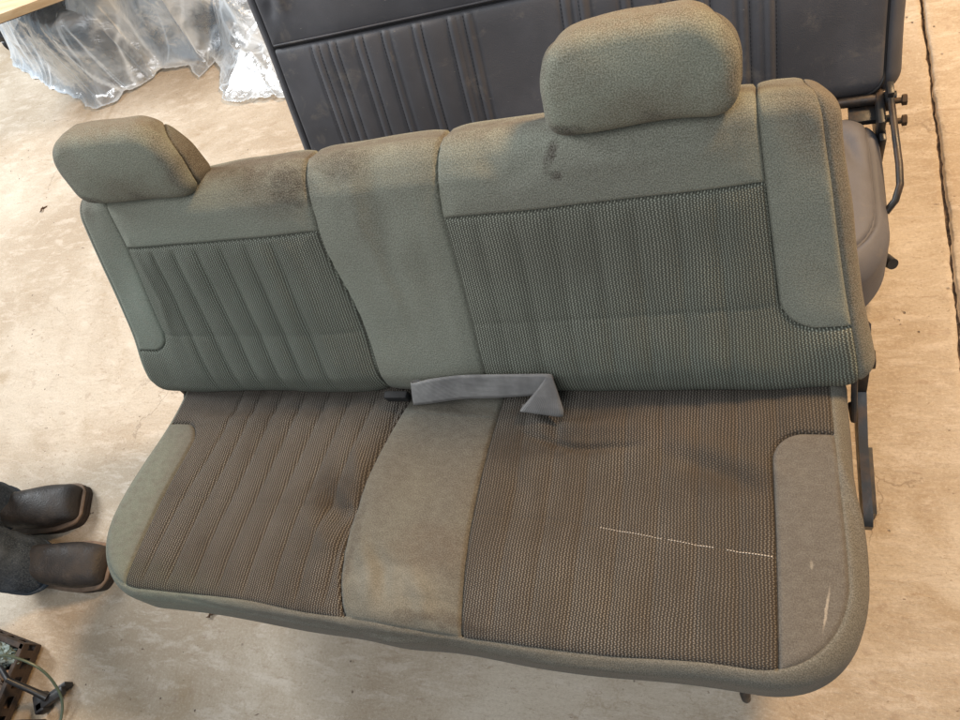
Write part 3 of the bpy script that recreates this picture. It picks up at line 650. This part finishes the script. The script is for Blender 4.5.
for x in (-.42, .70):
    mb = MB(); mb.box((x, .40, .10), (.03, .40, .03)); mb.box((x, .40, .155), (.02, .34, .09))
    for y in (.24, .56): mb.box((x, y, .05), (.04, .04, .10)); mb.box((x, y, .006), (.07, .06, .012))
    link('seat_rail', mb.me(), M['black_steel'], gb)
mb = MB(); mb.tube([(.70, .37, .10), (.765, .365, .10), (.782, .360, .095)], [.008, .008, .008], 12); mb.tube([(.776, .375, .085), (.788, .352, .102)], [.013, .011], 14); mb.box((.765, .372, .075), (.02, .03, .04), bev=.005)
link('adjuster_knob', mb.me(), M['black_plastic'], gb)
# ------------------------------------------------------------------ floor with its joint
def wob(y, s): return .0035*mnoise.noise(Vector((y*9, s, 0)))+.003*mnoise.noise(Vector((y*31, s, 3)))+.0018*mnoise.noise(Vector((y*90, s, 5)))
def jx(y): return .892+.0275*(1-math.exp(-max(y+.2, 0)/.55))
ys = [-9, -5, -3]+list(np.arange(-1.5, 2.6, .008))+[4, 6, 12]
Vf, Ff = [], []
for y in ys:
    k = .0045+.002*mnoise.noise(Vector((y*6, 1, 1)))
    a = jx(y)-k+wob(y, 1); b = jx(y)+k+wob(y, 7)
    Vf += [(-12, y, 0), (a-.012, y, 0), (a-.003, y, .0018), (a, y, -.001), (a+.001, y, -.018), (b-.001, y, -.018), (b, y, -.001), (b+.003, y, .0015), (b+.014, y, 0), (12, y, 0)]
for i in range(len(ys)-1):
    for k in range(9):
        q = i*10+k; Ff.append((q, q+1, q+11, q+10))
fl = link('ground', mesh_np(Vf, Ff), M['floor'], None, origin=(0, 0, 0)); fl['kind'] = 'structure'
Vj, Fj = [], []
for i, y in enumerate(ys):
    for k in range(5):
        x = jx(y)-.016+.008*k; Vj.append((x, y, -.0105+.006*mnoise.noise(Vector((x*180, y*90, 2)))-(.005 if k in (2, 3) else 0)))
    if i:
        for k in range(4): q = (i-1)*5+k; Fj.append((q, q+1, q+6, q+5))
j = link('floor_joint', mesh_np(Vj, Fj), M['joint'], None); j['kind'] = 'structure'
# small litter on the floor
def scrap(x, y, s, a, label):
    mb = MB(); n = 7; pts = [(x+math.cos(a)*s*(t-.5)+.15*s*math.sin(t*9), y+math.sin(a)*s*(t-.5), .003+.003*math.sin(t*5)) for t in np.linspace(0, 1, n)]
    mb.tube(pts, [.0006]+[s*.07+.0015*random.random() for _ in range(n-2)]+[.0005], 6)
    mb.tube([pts[3], (pts[3][0]+s*.25, pts[3][1]+s*.2, .008)], [s*.06, .0006], 5)
    o = link('dried_twig', mb.me(), M['twig']); tag(o, label, 'twig')
scrap(-.70, -.445, .035, .5, 'tiny brown dried twig on the floor just in front of the green seat cushion')
scrap(-1.93, .86, .035, 1.0, 'tiny dark sliver on the pale floor to the left of the green backrest')
# ------------------------------------------------------------------ workbench top, wrapped seat and plastic sheet (top left)
wb = empty('workbench', (-1.93, 1.75, 0)); tag(wb, 'pale plywood workbench with a dark underframe at the top left corner', 'workbench')
mb = MB(); mb.box((-1.93, 1.667, .435), (.84, .70, .03), rot=Matrix.Rotation(.10, 3, 'Z'), bev=.003); link('worktop', mb.me(), M['ply'], wb)
mb = MB(); mb.box((-1.93, 1.70, .395), (.78, .60, .045), rot=Matrix.Rotation(.10, 3, 'Z'))
link('underframe', mb.me(), M['black_steel'], wb)
for x, y in ((-2.25, 1.93), (-1.62, 1.97)):
    mb = MB(); mb.box((x, y, .22), (.04, .04, .36)); lg = link('leg', mb.me(), M['black_steel'], wb)
    mb = MB(); mb.tube([(x-.012, y, .024), (x+.012, y, .024)], .022, 18); link('caster', mb.me(), M['black_plastic'], lg)
mb = MB(); mb.tube([(-2.60, 1.80, .03), (-2.575, 1.81, .03)], .030, 20); mb.box((-2.587, 1.805, .085), (.045, .04, .07), bev=.008)
o = link('caster_wheel', mb.me(), M['black_plastic']); tag(o, 'small black caster wheel on the floor under the plywood workbench edge', 'caster')
ws = empty('bench_seat', (-1.7, 1.8, 0)); tag(ws, 'dark vinyl bench seat lying under crumpled clear plastic at the upper left', 'bench seat')
def wd(u, v, e): return fbm(u, v, 41, (7, 18), (.006, .002))+groove(rbox(u, v, -.42, .42, -.17, .3, .1), .004, .004, .02, .004)
W1 = Slab((-1.98, 1.75, .15), (math.cos(-.09), math.sin(-.09), 0), (-math.sin(-.09), math.cos(-.09), 0), (0, 0, 1), .40, .17, (0, 0), (.1, .1, .12, .12), .05, .03, .02, .012, wd)
W1.obj('cushion', W1.T, M['wrapped'], ws, cap=True)
W2 = Slab((-1.45, 1.80, .17), (math.cos(-.25), math.sin(-.25), 0), (-math.sin(-.25), math.cos(-.25), .15), (0, -.15, 1), .26, .17, (0, 0), (.12, .12, .16, .18), .06, .08, .02, .012, wd)
W2.obj('backrest', W2.T, M['wrapped'], ws, cap=True)
mb = MB(); mb.box((-2.0, 1.7, .06), (.8, .04, .11)); mb.box((-1.5, 1.75, .08), (.4, .04, .15)); link('seat_rail', mb.me(), M['black_steel'], ws)
def cr_slab(name, label, x, y, z, yaw, A, B):
    S = Slab((x, y, z), (math.cos(yaw), math.sin(yaw), 0), (-math.sin(yaw), math.cos(yaw), 0), (0, 0, 1), A, B, (0, 0), .07, .04, .09, .02, .012, wd)
    o = S.obj(name, S.T, M['wrapped'], None, cap=True); tag(o, label, 'seat cushion'); return o
cr_slab('seat_cushion', 'dark seat cushion at the top edge between the clear plastic and the charcoal bench', -.86, 1.87, .16, -.2, .26, .28)
# crumpled sheet: sharp folded heightfield over the wrapped seat, spilling on to the floor
def sheet(name, outline, hfun, seed, label, n=400, amp=1., group=None):
    r = np.random.default_rng(seed); P = np.array(outline)
    x0, y0 = P.min(0); x1, y1 = P.max(0); h = max(x1-x0, y1-y0)/n
    xs = np.arange(x0, x1+h, h); ys_ = np.arange(y0, y1+h, h); X, Y = np.meshgrid(xs, ys_); X, Y = X.ravel(), Y.ravel()
    ins = np.zeros(X.shape, bool); dmin = np.full(X.shape, 9.)
    for (ax, ay), (bx, by) in zip(outline, outline[1:]+outline[:1]):
        c = ((ay > Y) != (by > Y)) & (X < (bx-ax)*(Y-ay)/((by-ay) if by != ay else 1e-9)+ax); ins ^= c
        l2 = (bx-ax)**2+(by-ay)**2; t = np.clip(((X-ax)*(bx-ax)+(Y-ay)*(by-ay))/l2, 0, 1); dmin = np.minimum(dmin, np.hypot(X-ax-t*(bx-ax), Y-ay-t*(by-ay)))
    wx = X+.05*np.sin(Y*9+1)+.02*np.sin(Y*31); wy = Y+.05*np.sin(X*8+2)+.02*np.sin(X*27+1)
    Z = np.zeros(X.shape); CR = np.zeros(X.shape)
    for lam, a, cnt in ((.42, .045, 4), (.19, .026, 6), (.085, .011, 7), (.04, .004, 6)):
        for _ in range(cnt):
            th = r.uniform(.1, 1.5) if r.random() < .7 else r.uniform(1.5, 3.1); l = lam*r.uniform(.7, 1.4); ph = r.uniform(0, 1)
            t = (wx*math.cos(th)+wy*math.sin(th))/l+ph; tri = np.abs(t-np.floor(t)-.5)*2
            env = .5+.5*np.sin(wx*r.uniform(2, 9)+wy*r.uniform(2, 9)+r.uniform(0, 6))
            Z += a*(tri**1.25)*env*.62
            if lam > .05: CR += (a/.03)**.6*np.exp(-((1-tri)*l/.0075)**2)*np.clip(env*1.9-.65, 0, 1)*sstep(np.sin(wx*r.uniform(3, 14)+wy*r.uniform(3, 14)+r.uniform(0, 6)), -.1, .7)
    edge = sstep(dmin, 0, .22)
    H = hfun(X, Y)*sstep(dmin, 0, .16)+amp*Z*(.12+.88*edge)+.004
    idx = -np.ones(X.shape, int); F = []; nx = len(xs)
    for j_ in range(len(ys_)-1):
        for i_ in range(nx-1):
            q = j_*nx+i_
            if ins[q] and ins[q+1] and ins[q+nx] and ins[q+nx+1]: F.append((q, q+1, q+nx+1, q+nx))
    used = sorted({k for f in F for k in f}); mp = {k: i for i, k in enumerate(used)}
    V = [(X[k]+.02*math.sin(Z[k]*60), Y[k]+.015*math.cos(Z[k]*55), H[k]) for k in used]
    me = mesh_np(V, [tuple(mp[k] for k in f) for f in F])
    CR += .8*np.exp(-(dmin/.006)**2)
    atr = me.attributes.new('crease', 'FLOAT', 'POINT'); atr.data.foreach_set('value', np.clip(CR[used], 0, 1).astype(np.float32)); me.set_sharp_from_angle(angle=math.radians(30))
    o = link(name, me, M['clear']); tag(o, label, 'plastic sheet', group); return o
def hull(X, Y):
    a = .22*(1-sstep(np.maximum(np.abs(X+2.02)/.52, np.abs(Y-1.68)/.25), .85, 1.25)); b = .27*(1-sstep(np.maximum(np.abs(X+1.43)/.34, np.abs(Y-1.80)/.27), .90, 1.35)); return np.maximum(a, b)
sheet('plastic_sheet', [(-2.66, 1.92), (-2.58, 1.74), (-2.40, 1.60), (-2.17, 1.46), (-1.86, 1.32), (-1.76, 1.34), (-1.66, 1.40), (-1.56, 1.46), (-1.46, 1.45), (-1.38, 1.37), (-1.30, 1.46), (-1.2, 1.52), (-1.16, 1.9), (-1.3, 2.2), (-2.6, 2.2)], hull, 3, 'crumpled clear plastic sheet draped over the dark seat at the upper left')
sheet('plastic_sheet', [(-1.36, 1.50), (-1.28, 1.42), (-1.22, 1.24), (-1.03, 1.19), (-.90, 1.20), (-.84, 1.35), (-.86, 1.75), (-1.2, 1.95), (-1.4, 1.8)], lambda X, Y: .10*(1-sstep(np.hypot((X+1.15)/.2, (Y-1.65)/.25), .4, 1.1)), 9, 'smaller bunched piece of clear plastic on the floor beside the charcoal bench', n=180, amp=1.15)
# ------------------------------------------------------------------ rusty box of junk (bottom left)
bx = empty('metal_crate', (-1.41, -.76, 0)); tag(bx, 'rusty slotted metal crate at the bottom left corner of the floor', 'crate')
RZ = Matrix.Rotation(math.radians(-7), 3, 'Z')
def rp(x, y, z): v = RZ @ Vector((x, y, 0)); return Vector((-1.205+v.x, -.575+v.y, z))
def plate(pts, th, nrm, holes=None):
    return None
def wall(p0, p1, z0, z1, th, slots):
    """wall with real slots: strips between and above/below the slots"""
    mb = MB(); a, b = Vector(p0), Vector(p1); L = (b-a).length; d = (b-a)/L; nn = Vector((-d.y, d.x, 0)); xs = [0]
    ang = math.atan2(d.y, d.x); R3 = Matrix.Rotation(ang, 3, 'Z')
    def bar(x0, x1, za, zb): c = a+d*((x0+x1)/2); mb.box((c.x, c.y, (za+zb)/2), (x1-x0, th, zb-za), rot=R3, bev=.0006, seg=1)
    sz0, sz1 = z1-.034, z1-.014
    bar(0, L, z0, sz0); bar(0, L, sz1, z1)
    x = .0; w, gp = .028, .018
    while x < L-.02: bar(x, min(L, x+gp), sz0-.0005, sz1+.0005); x += gp+w if slots else gp
    c = a+d*(L/2)+nn*.006; mb.box((c.x, c.y, z1+.001), (L, .014, .003), rot=R3, bev=.0008, seg=1)
    return mb.me()
A_, B_, C_, D_ = rp(0, 0, 0), rp(-.46, 0, 0), rp(-.46, -.40, 0), rp(0, -.40, 0)
for p, q in ((A_, B_), (B_, C_), (C_, D_), (D_, A_)): link('side_wall', wall(p, q, .012, .062, .003, True), M['rust'], bx)
mb = MB(); c = rp(-.23, -.20, .012); mb.box(c, (.455, .395, .004), rot=RZ, bev=.001); link('base_plate', mb.me(), M['rust'], bx)
def lump(cx, cy, cz, sx, sy, sz, seed, mat, name, label, cat, fold=.35):
    b = bmesh.new(); bmesh.ops.create_icosphere(b, subdivisions=5, radius=1)
    for v in b.verts:
        n = v.co.copy(); k = 1
        for f, a in ((1.6, fold), (3.7, fold*.5), (8, fold*.2)):
            k += a*(abs(mnoise.noise(n*f+Vector((seed, 0, 0))))*2-.5)
        v.co = Vector((n.x*sx*k, n.y*sy*k, max(n.z*sz*k, -sz*.8)))+Vector((cx, cy, cz))
    me = bpy.data.meshes.new('m'); b.to_mesh(me); b.free(); me.polygons.foreach_set('use_smooth', np.ones(len(me.polygons), bool)); me.set_sharp_from_angle(angle=math.radians(28))
    o = link(name, me, mat); tag(o, label, cat); return o
p = rp(-.085, -.165, 0); lump(p.x, p.y, .058, .07, .105, .060, 5, M['paperb'], 'crumpled_paper', 'crumpled pinkish brown paper lump filling the rusty crate', 'paper', .45)
p = rp(-.085, -.045, 0); lump(p.x, p.y, .062, .07, .032, .028, 2, M['leafgrey'], 'plastic_wrapper', 'faded grey green plastic wrapper at the top corner inside the rusty crate', 'wrapper', .3)
p = rp(-.33, -.07, 0); lump(p.x, p.y, .05, .08, .05, .035, 8, M['leafgrey'], 'plastic_bag', 'dull grey plastic bag further inside the rusty crate along its back wall', 'bag', .4)
mb = MB()
mb.tube([(-1.230, -.635, .085), (-1.175, -.655, .10), (-1.135, -.675, .05), (-1.105, -.685, .032)], [.007, .007, .008, .010], 12)
tx = Matrix.Rotation(math.radians(38), 3, 'Z'); mb.box((-1.097, -.688, .028), (.085, .020, .014), rot=tx, bev=.003); mb.box((-1.103, -.676, .016), (.092, .012, .026), rot=tx, bev=.002)
mb.box((-1.130, -.70, .02), (.03, .05, .03), rot=tx, bev=.006)
o = link('scraper', mb.me(), M['black_plastic']); tag(o, 'black T-shaped plastic scraper leaning out of the rusty crate', 'scraper')
mb = MB(); mb.box((-1.140, -.775, .045), (.075, .07, .085), rot=Matrix.Rotation(.2, 3, 'Z'), bev=.006); mb.tube([(-1.115, -.77, .08), (-1.090, -.765, .08)], .012, 10); mb.box((-1.137, -.772, .092), (.05, .045, .012), bev=.003)
o = link('rusty_motor', mb.me(), M['rust']); tag(o, 'small dark rusty motor block beside the crate at the bottom edge', 'motor')
def cable(name, pts, rad, mat, label):
    mb = MB(); mb.tube([Vector(p) for p in catmull(pts, 10)], rad, 8); o = link(name, mb.me(), mat); tag(o, label, 'cable'); return o
cable('cable', [(-1.485, -.60, .19), (-1.305, -.585, .175), (-1.205, -.605, .16), (-1.145, -.60, .14), (-1.095, -.615, .10), (-1.070, -.65, .055), (-1.060, -.70, .02), (-1.070, -.78, .006), (-1.105, -.9, .005)], .0032, M['cable'], 'green cable arching out of the rusty crate on to the floor')
cable('cable', [(-1.385, -.62, .17), (-1.285, -.635, .18), (-1.215, -.67, .17), (-1.175, -.72, .12), (-1.155, -.76, .08)], .0022, M['thread'], 'thin black wire running from the rusty crate to the motor block')
# ------------------------------------------------------------------ the person standing at the left
pe = empty('person', (-1.40, -.31, 0)); tag(pe, 'person standing at the left edge in dark jeans and brown square toed leather boots', 'person')
def loft(secs, closed_ends=(True, True)):
    b = bmesh.new(); rings = []
    for ring in secs: rings.append([b.verts.new(Vector(p)) for p in ring])
    for a, c in zip(rings, rings[1:]):
        n = len(a)
        for k in range(n): b.faces.new((a[k], a[(k+1) % n], c[(k+1) % n], c[k]))
    if closed_ends[0]: b.faces.new(rings[0][::-1])
    if closed_ends[1]: b.faces.new(rings[-1])
    bmesh.ops.recalc_face_normals(b, faces=b.faces[:])
    me = bpy.data.meshes.new('m'); b.to_mesh(me); b.free(); me.polygons.foreach_set('use_smooth', np.ones(len(me.polygons), bool)); return me
def make_boot(ax, ay, hd, seed):
    F = Vector((math.cos(hd), math.sin(hd), 0)); S = Vector((-math.sin(hd), math.cos(hd), 0)); A0 = Vector((ax, ay, 0))
    # along s: heel -.07 ... toe .215 ; half widths and heights
    prof = [(-.075, .020, .060), (-.068, .030, .085), (-.045, .037, .12), (-.01, .040, .145), (.03, .0405, .125), (.07, .043, .098), (.11, .048, .080), (.15, .050, .066), (.18, .047, .056), (.200, .0445, .048), (.212, .040, .039), (.219, .032, .028)]
    P2 = catmull([np.array(p)*np.array([1.13, 1.16, 1.04]) for p in prof], 5); secs = []
    for s, w, h in P2:
        ring = []; z0 = .026
        for k in range(32):
            a = 2*PI*k/32; cx, sy = math.cos(a), math.sin(a)
            x = w*math.copysign(abs(cx)**.70, cx); zz = h/2*math.copysign(abs(sy)**(.8 if sy > 0 else .35), sy)
            wr = .0022*math.sin(s*170+x*40+seed)*max(0, 1-abs(s-.075)/.05)*(sy > 0)
            nz = .0016*mnoise.noise(Vector((s*30, x*30, seed+zz*25)))
            x *= 1-.18*max(0, sy)
            pnt = A0+F*s+S*x+Vector((0, 0, z0+h/2+zz+wr+nz)); ring.append(pnt)
        secs.append(ring)
    bo = link('boot', loft(secs), M['boot'], pe)
    def outline(s, grow):
        pass
    def solemesh(z0, z1, grow, s0, s1, mat, name):
        pts = []
        L = [p for p in P2 if s0 <= p[0] <= s1]
        L = [(s, w) for s, w, h in L]
        for s, w in L: pts.append((s, w+grow))
        e = L[-1]; toe = s1 >= .2
        if toe:
            pts = [(s, max(w, .030)+grow) for s, w in L]; pts.append((e[0]+grow*1.2, .027+grow*.5)); 
        if s0 < -.06: pts = [(L[0][0]-grow, .017)]+pts
        pts = pts+[(s, -w) for s, w in reversed(pts)]
        secs_ = []
        for z, g2 in ((z0, -.0015), (z0+.0015, 0), (z1-.0015, 0), (z1, -.0015)):
            secs_.append([A0+F*(s+g2*(1 if s > .07 else -1))+S*(w+math.copysign(g2, w))+Vector((0, 0, z+(.012*max(0, (s-.15)/.07)**1.5)*0)) for s, w in pts])
        return link(name, loft(secs_), mat, bo)
    solemesh(.014, .024, .006, -.095, .26, M['sole'], 'sole'); solemesh(.0245, .031, .0065, -.095, .26, M['welt'], 'welt'); solemesh(.0, .0135, .004, -.095, -.01, M['sole'], 'heel')
    # front sole pad down to the floor
    solemesh(.0, .0135, .005, .05, .26, M['sole'], 'sole')
    ring = []
    for z, rx, ry in ((.10, .048, .040), (.16, .050, .044), (.22, .055, .050), (.27, .058, .054)):
        ring.append([A0+F*(-.022+rx*math.cos(2*PI*k/28))+S*(ry*math.sin(2*PI*k/28))+Vector((0, 0, z)) for k in range(28)])
    link('shaft', loft(ring), M['boot'], bo)
make_boot(-1.455, -.262, math.radians(13), 1.3); make_boot(-1.292, -.385, math.radians(5), 4.1)
def leg_tube(path, radii, seed, hem, n=48):
    C_ = catmull([np.array((*p, r)) for p, r in zip(path, radii)], 22); secs = []
    for i, c in enumerate(C_):
        ring = []; t = i/len(C_)
        for k in range(n):
            a = 2*PI*k/n; r = c[3]
            z = c[2]; low = math.exp(-((z-.16)/.14)**2)
            r *= 1+.05*math.sin(2*a+seed)+low*(.10*mnoise.noise(Vector((math.cos(a)*1.3, math.sin(a)*1.3, z*16+seed)))+.05*mnoise.noise(Vector((math.cos(a)*3, math.sin(a)*3, z*38+seed))))+.03*mnoise.noise(Vector((math.cos(a)*2, math.sin(a)*2, z*7+seed)))
            if z < hem+.014 and z > hem+.011: r -= .0018
            ring.append((c[0]+r*1.12*math.cos(a), c[1]+r*.92*math.sin(a), z+.010*math.cos(a+2.6)*math.exp(-((z-hem)/.05)**2)))
        secs.append(ring)
    return secs
b1 = leg_tube([(-1.455, -.255, .075), (-1.462, -.250, .12), (-1.475, -.235, .24), (-1.48, -.22, .46), (-1.46, -.225, .66), (-1.44, -.255, .84), (-1.43, -.28, .93)], [.078, .080, .078, .076, .086, .100, .110], 1, .075)
b2 = leg_tube([(-1.285, -.390, .065), (-1.298, -.388, .11), (-1.325, -.380, .24), (-1.36, -.39, .46), (-1.385, -.385, .66), (-1.41, -.36, .84), (-1.42, -.34, .93)], [.082, .084, .080, .077, .086, .100, .112], 3, .065)
def jeans():
    b = bmesh.new()
    for secs in (b1, b2, [[(-1.425+.118*f*math.cos(2*PI*k/48), -.31+.175*f*math.sin(2*PI*k/48), z) for k in range(48)] for z, f in ((.80, .72), (.86, 1.0), (.93, 1.04), (1.0, .95), (1.04, .90))]):
        rings = [[b.verts.new(p) for p in r] for r in secs]
        for a, c in zip(rings, rings[1:]):
            for k in range(48): b.faces.new((a[k], a[(k+1) % 48], c[(k+1) % 48], c[k]))
    bmesh.ops.recalc_face_normals(b, faces=b.faces[:]); me = bpy.data.meshes.new('m'); b.to_mesh(me); b.free()
    me.polygons.foreach_set('use_smooth', np.ones(len(me.polygons), bool)); return me
jo = link('jeans', jeans(), M['denim'], pe); md = jo.modifiers.new('t', 'SOLIDIFY'); md.thickness = .003
for secs, nm in ((b1, 1), (b2, 2)):       # doubled hem at each cuff
    rs = [[tuple(np.array(secs[i][k])+np.array([(secs[i][k][0]-np.mean([q[0] for q in secs[i]]))*.03, (secs[i][k][1]-np.mean([q[1] for q in secs[i]]))*.03, -.001])) for k in range(48)] for i in range(0, 8)]
    hm = link('hem', loft(rs, (False, False)), M['denim'], jo); md = hm.modifiers.new('t', 'SOLIDIFY'); md.thickness = .003
def skinned(name, verts, edges, radii, mat, parent, root=0, sub=2):
    me = bpy.data.meshes.new('m'); me.from_pydata([Vector(v) for v in verts], edges, []); o = bpy.data.objects.new(name, me); COL.objects.link(o)
    o.parent = parent; o.location = -wloc(parent); me.materials.append(mat)
    sk = o.modifiers.new('skin', 'SKIN'); sk.use_smooth_shade = True
    for i, r in enumerate(radii): me.skin_vertices[0].data[i].radius = (r, r) if not hasattr(r, '__len__') else r
    me.skin_vertices[0].data[root].use_root = True
    s = o.modifiers.new('sub', 'SUBSURF'); s.levels = sub; s.render_levels = sub; return o
X_, Y_ = -1.425, -.31
vs = [(X_, Y_, .97), (X_, Y_, 1.12), (X_, Y_, 1.30), (X_, Y_, 1.42), (X_+.01, Y_, 1.50), (X_+.03, Y_, 1.56), (X_+.035, Y_, 1.64), (X_+.03, Y_, 1.71),
      (X_, Y_+.17, 1.40), (X_-.02, Y_+.22, 1.13), (X_+.05, Y_+.21, .90), (X_+.07, Y_+.205, .82), (X_, Y_-.17, 1.40), (X_-.02, Y_-.22, 1.13), (X_+.05, Y_-.21, .90), (X_+.07, Y_-.205, .82),
      (-1.43, -.24, .90), (-1.47, -.225, .50), (-1.47, -.25, .14), (-1.42, -.38, .90), (-1.36, -.39, .50), (-1.30, -.388, .14)]
es = [(0, 1), (1, 2), (2, 3), (3, 4), (4, 5), (5, 6), (6, 7), (3, 8), (8, 9), (9, 10), (10, 11), (3, 12), (12, 13), (13, 14), (14, 15), (0, 16), (16, 17), (17, 18), (0, 19), (19, 20), (20, 21)]
rd = [.12, .115, .13, .11, .052, .065, .085, .06, .05, .04, .027, .03, .05, .04, .027, .03, .075, .052, .036, .075, .052, .036]
# fingers: four and a thumb on each hand, part of the same body
for sgn, wr in ((1, 11), (-1, 15)):
    for k, (dx, ln) in enumerate(((.030, .07), (.010, .08), (-.010, .075), (-.030, .06))):
        i0 = len(vs); bx_, by_, bz_ = vs[wr]; vs += [(bx_+dx, by_, bz_-.045), (bx_+dx*1.1+.006, by_-.004*sgn, bz_-.045-ln*.55), (bx_+dx*1.1+.014, by_-.014*sgn, bz_-.045-ln)]; es += [(wr, i0), (i0, i0+1), (i0+1, i0+2)]; rd += [.011, .009, .007]
    i0 = len(vs); vs += [(bx_+.040, by_-.012*sgn, bz_-.012), (bx_+.056, by_-.018*sgn, bz_-.045)]; es += [(wr, i0), (i0, i0+1)]; rd += [.011, .009]
body = skinned('body', vs, es, rd, M['skin'], pe)
shv = [(X_, Y_, 1.0), (X_, Y_, 1.12), (X_, Y_, 1.30), (X_, Y_, 1.42), (X_+.005, Y_, 1.47), (X_, Y_+.175, 1.405), (X_-.02, Y_+.222, 1.13), (X_+.045, Y_+.212, .92), (X_, Y_-.175, 1.405), (X_-.02, Y_-.222, 1.13), (X_+.045, Y_-.212, .92)]
skinned('shirt', shv, [(0, 1), (1, 2), (2, 3), (3, 4), (3, 5), (5, 6), (6, 7), (3, 8), (8, 9), (9, 10)], [.145, .14, .15, .13, .068, .072, .055, .042, .072, .055, .042], M['shirt'], pe)
b = bmesh.new(); bmesh.ops.create_uvsphere(b, u_segments=32, v_segments=20, radius=1)
for v in b.verts:
    k = 1+.03*mnoise.noise(v.co*5); v.co = Vector((v.co.x*.098*k, v.co.y*.088*k, v.co.z*.085*k))+Vector((X_+.015, Y_, 1.705))
me = bpy.data.meshes.new('m'); b.to_mesh(me); b.free(); me.polygons.foreach_set('use_smooth', np.ones(len(me.polygons), bool)); link('hair', me, M['hair'], pe)
for nm, dx, dy, dz, r, s in (('nose', .112, 0, 1.628, .015, (1.2, .8, 1.4)), ('mouth', .098, 0, 1.592, .018, (.6, 1.3, .35)), ('ear', .02, .086, 1.64, .020, (.6, .35, 1)), ('ear', .02, -.086, 1.64, .020, (.6, .35, 1)), ('eye', .102, .03, 1.655, .010, (.7, 1.2, .7)), ('eye', .102, -.03, 1.655, .010, (.7, 1.2, .7))):
    b = bmesh.new(); bmesh.ops.create_uvsphere(b, u_segments=14, v_segments=10, radius=r); bmesh.ops.scale(b, vec=s, verts=b.verts); bmesh.ops.translate(b, vec=(X_+dx, Y_+dy, dz), verts=b.verts)
    me = bpy.data.meshes.new('m'); b.to_mesh(me); b.free(); me.polygons.foreach_set('use_smooth', np.ones(len(me.polygons), bool)); link(nm, me, M['skin'], pe)
# ------------------------------------------------------------------ camera, lamps, world
cam = bpy.data.cameras.new('camera'); co = bpy.data.objects.new('camera', cam); COL.objects.link(co)
co.location = (.56522, -.46042, 1.51992); co.rotation_euler = (.437284, .354862, .139430)
cam.sensor_width = 36; cam.lens = 36*731.807/960; cam.clip_start = .02; cam.clip_end = 200; sc.camera = co
def area(name, loc, tgt, sx, sy, power, col):
    l = bpy.data.lights.new(name, 'AREA'); l.shape = 'RECTANGLE'; l.size = sx; l.size_y = sy; l.energy = power; l.color = col
    o = bpy.data.objects.new(name, l); COL.objects.link(o); o.location = loc
    o.rotation_euler = (Vector(tgt)-Vector(loc)).to_track_quat('-Z', 'Y').to_euler(); return o
area('doorway_light', (-4.0, 1.3, 3.0), (-.6, .2, 0), 1.5, 1.2, 235, (.93, .97, 1.0))
area('shop_lamp', (2.3, 1.9, 3.1), (.8, .3, 0), .8, .5, 225, (1.0, .66, .34))
area('front_fill_light', (-.2, -1.3, 3.7), (0, .1, .3), 2.6, 2.0, 66, (.97, .98, 1.0))  # added soft fill to brighten the front-facing surfaces, no real fixture
w = bpy.data.worlds.new('World'); sc.world = w; w.use_nodes = True
bg = w.node_tree.nodes['Background']; bg.inputs[0].default_value = (.76, .90, 1.0, 1); bg.inputs[1].default_value = .31
sc.view_settings.view_transform = 'Standard'; sc.view_settings.look = 'None'; sc.view_settings.exposure = 0; sc.view_settings.gamma = 1
sc.render.engine = 'CYCLES'; sc.cycles.transparent_max_bounces = 16
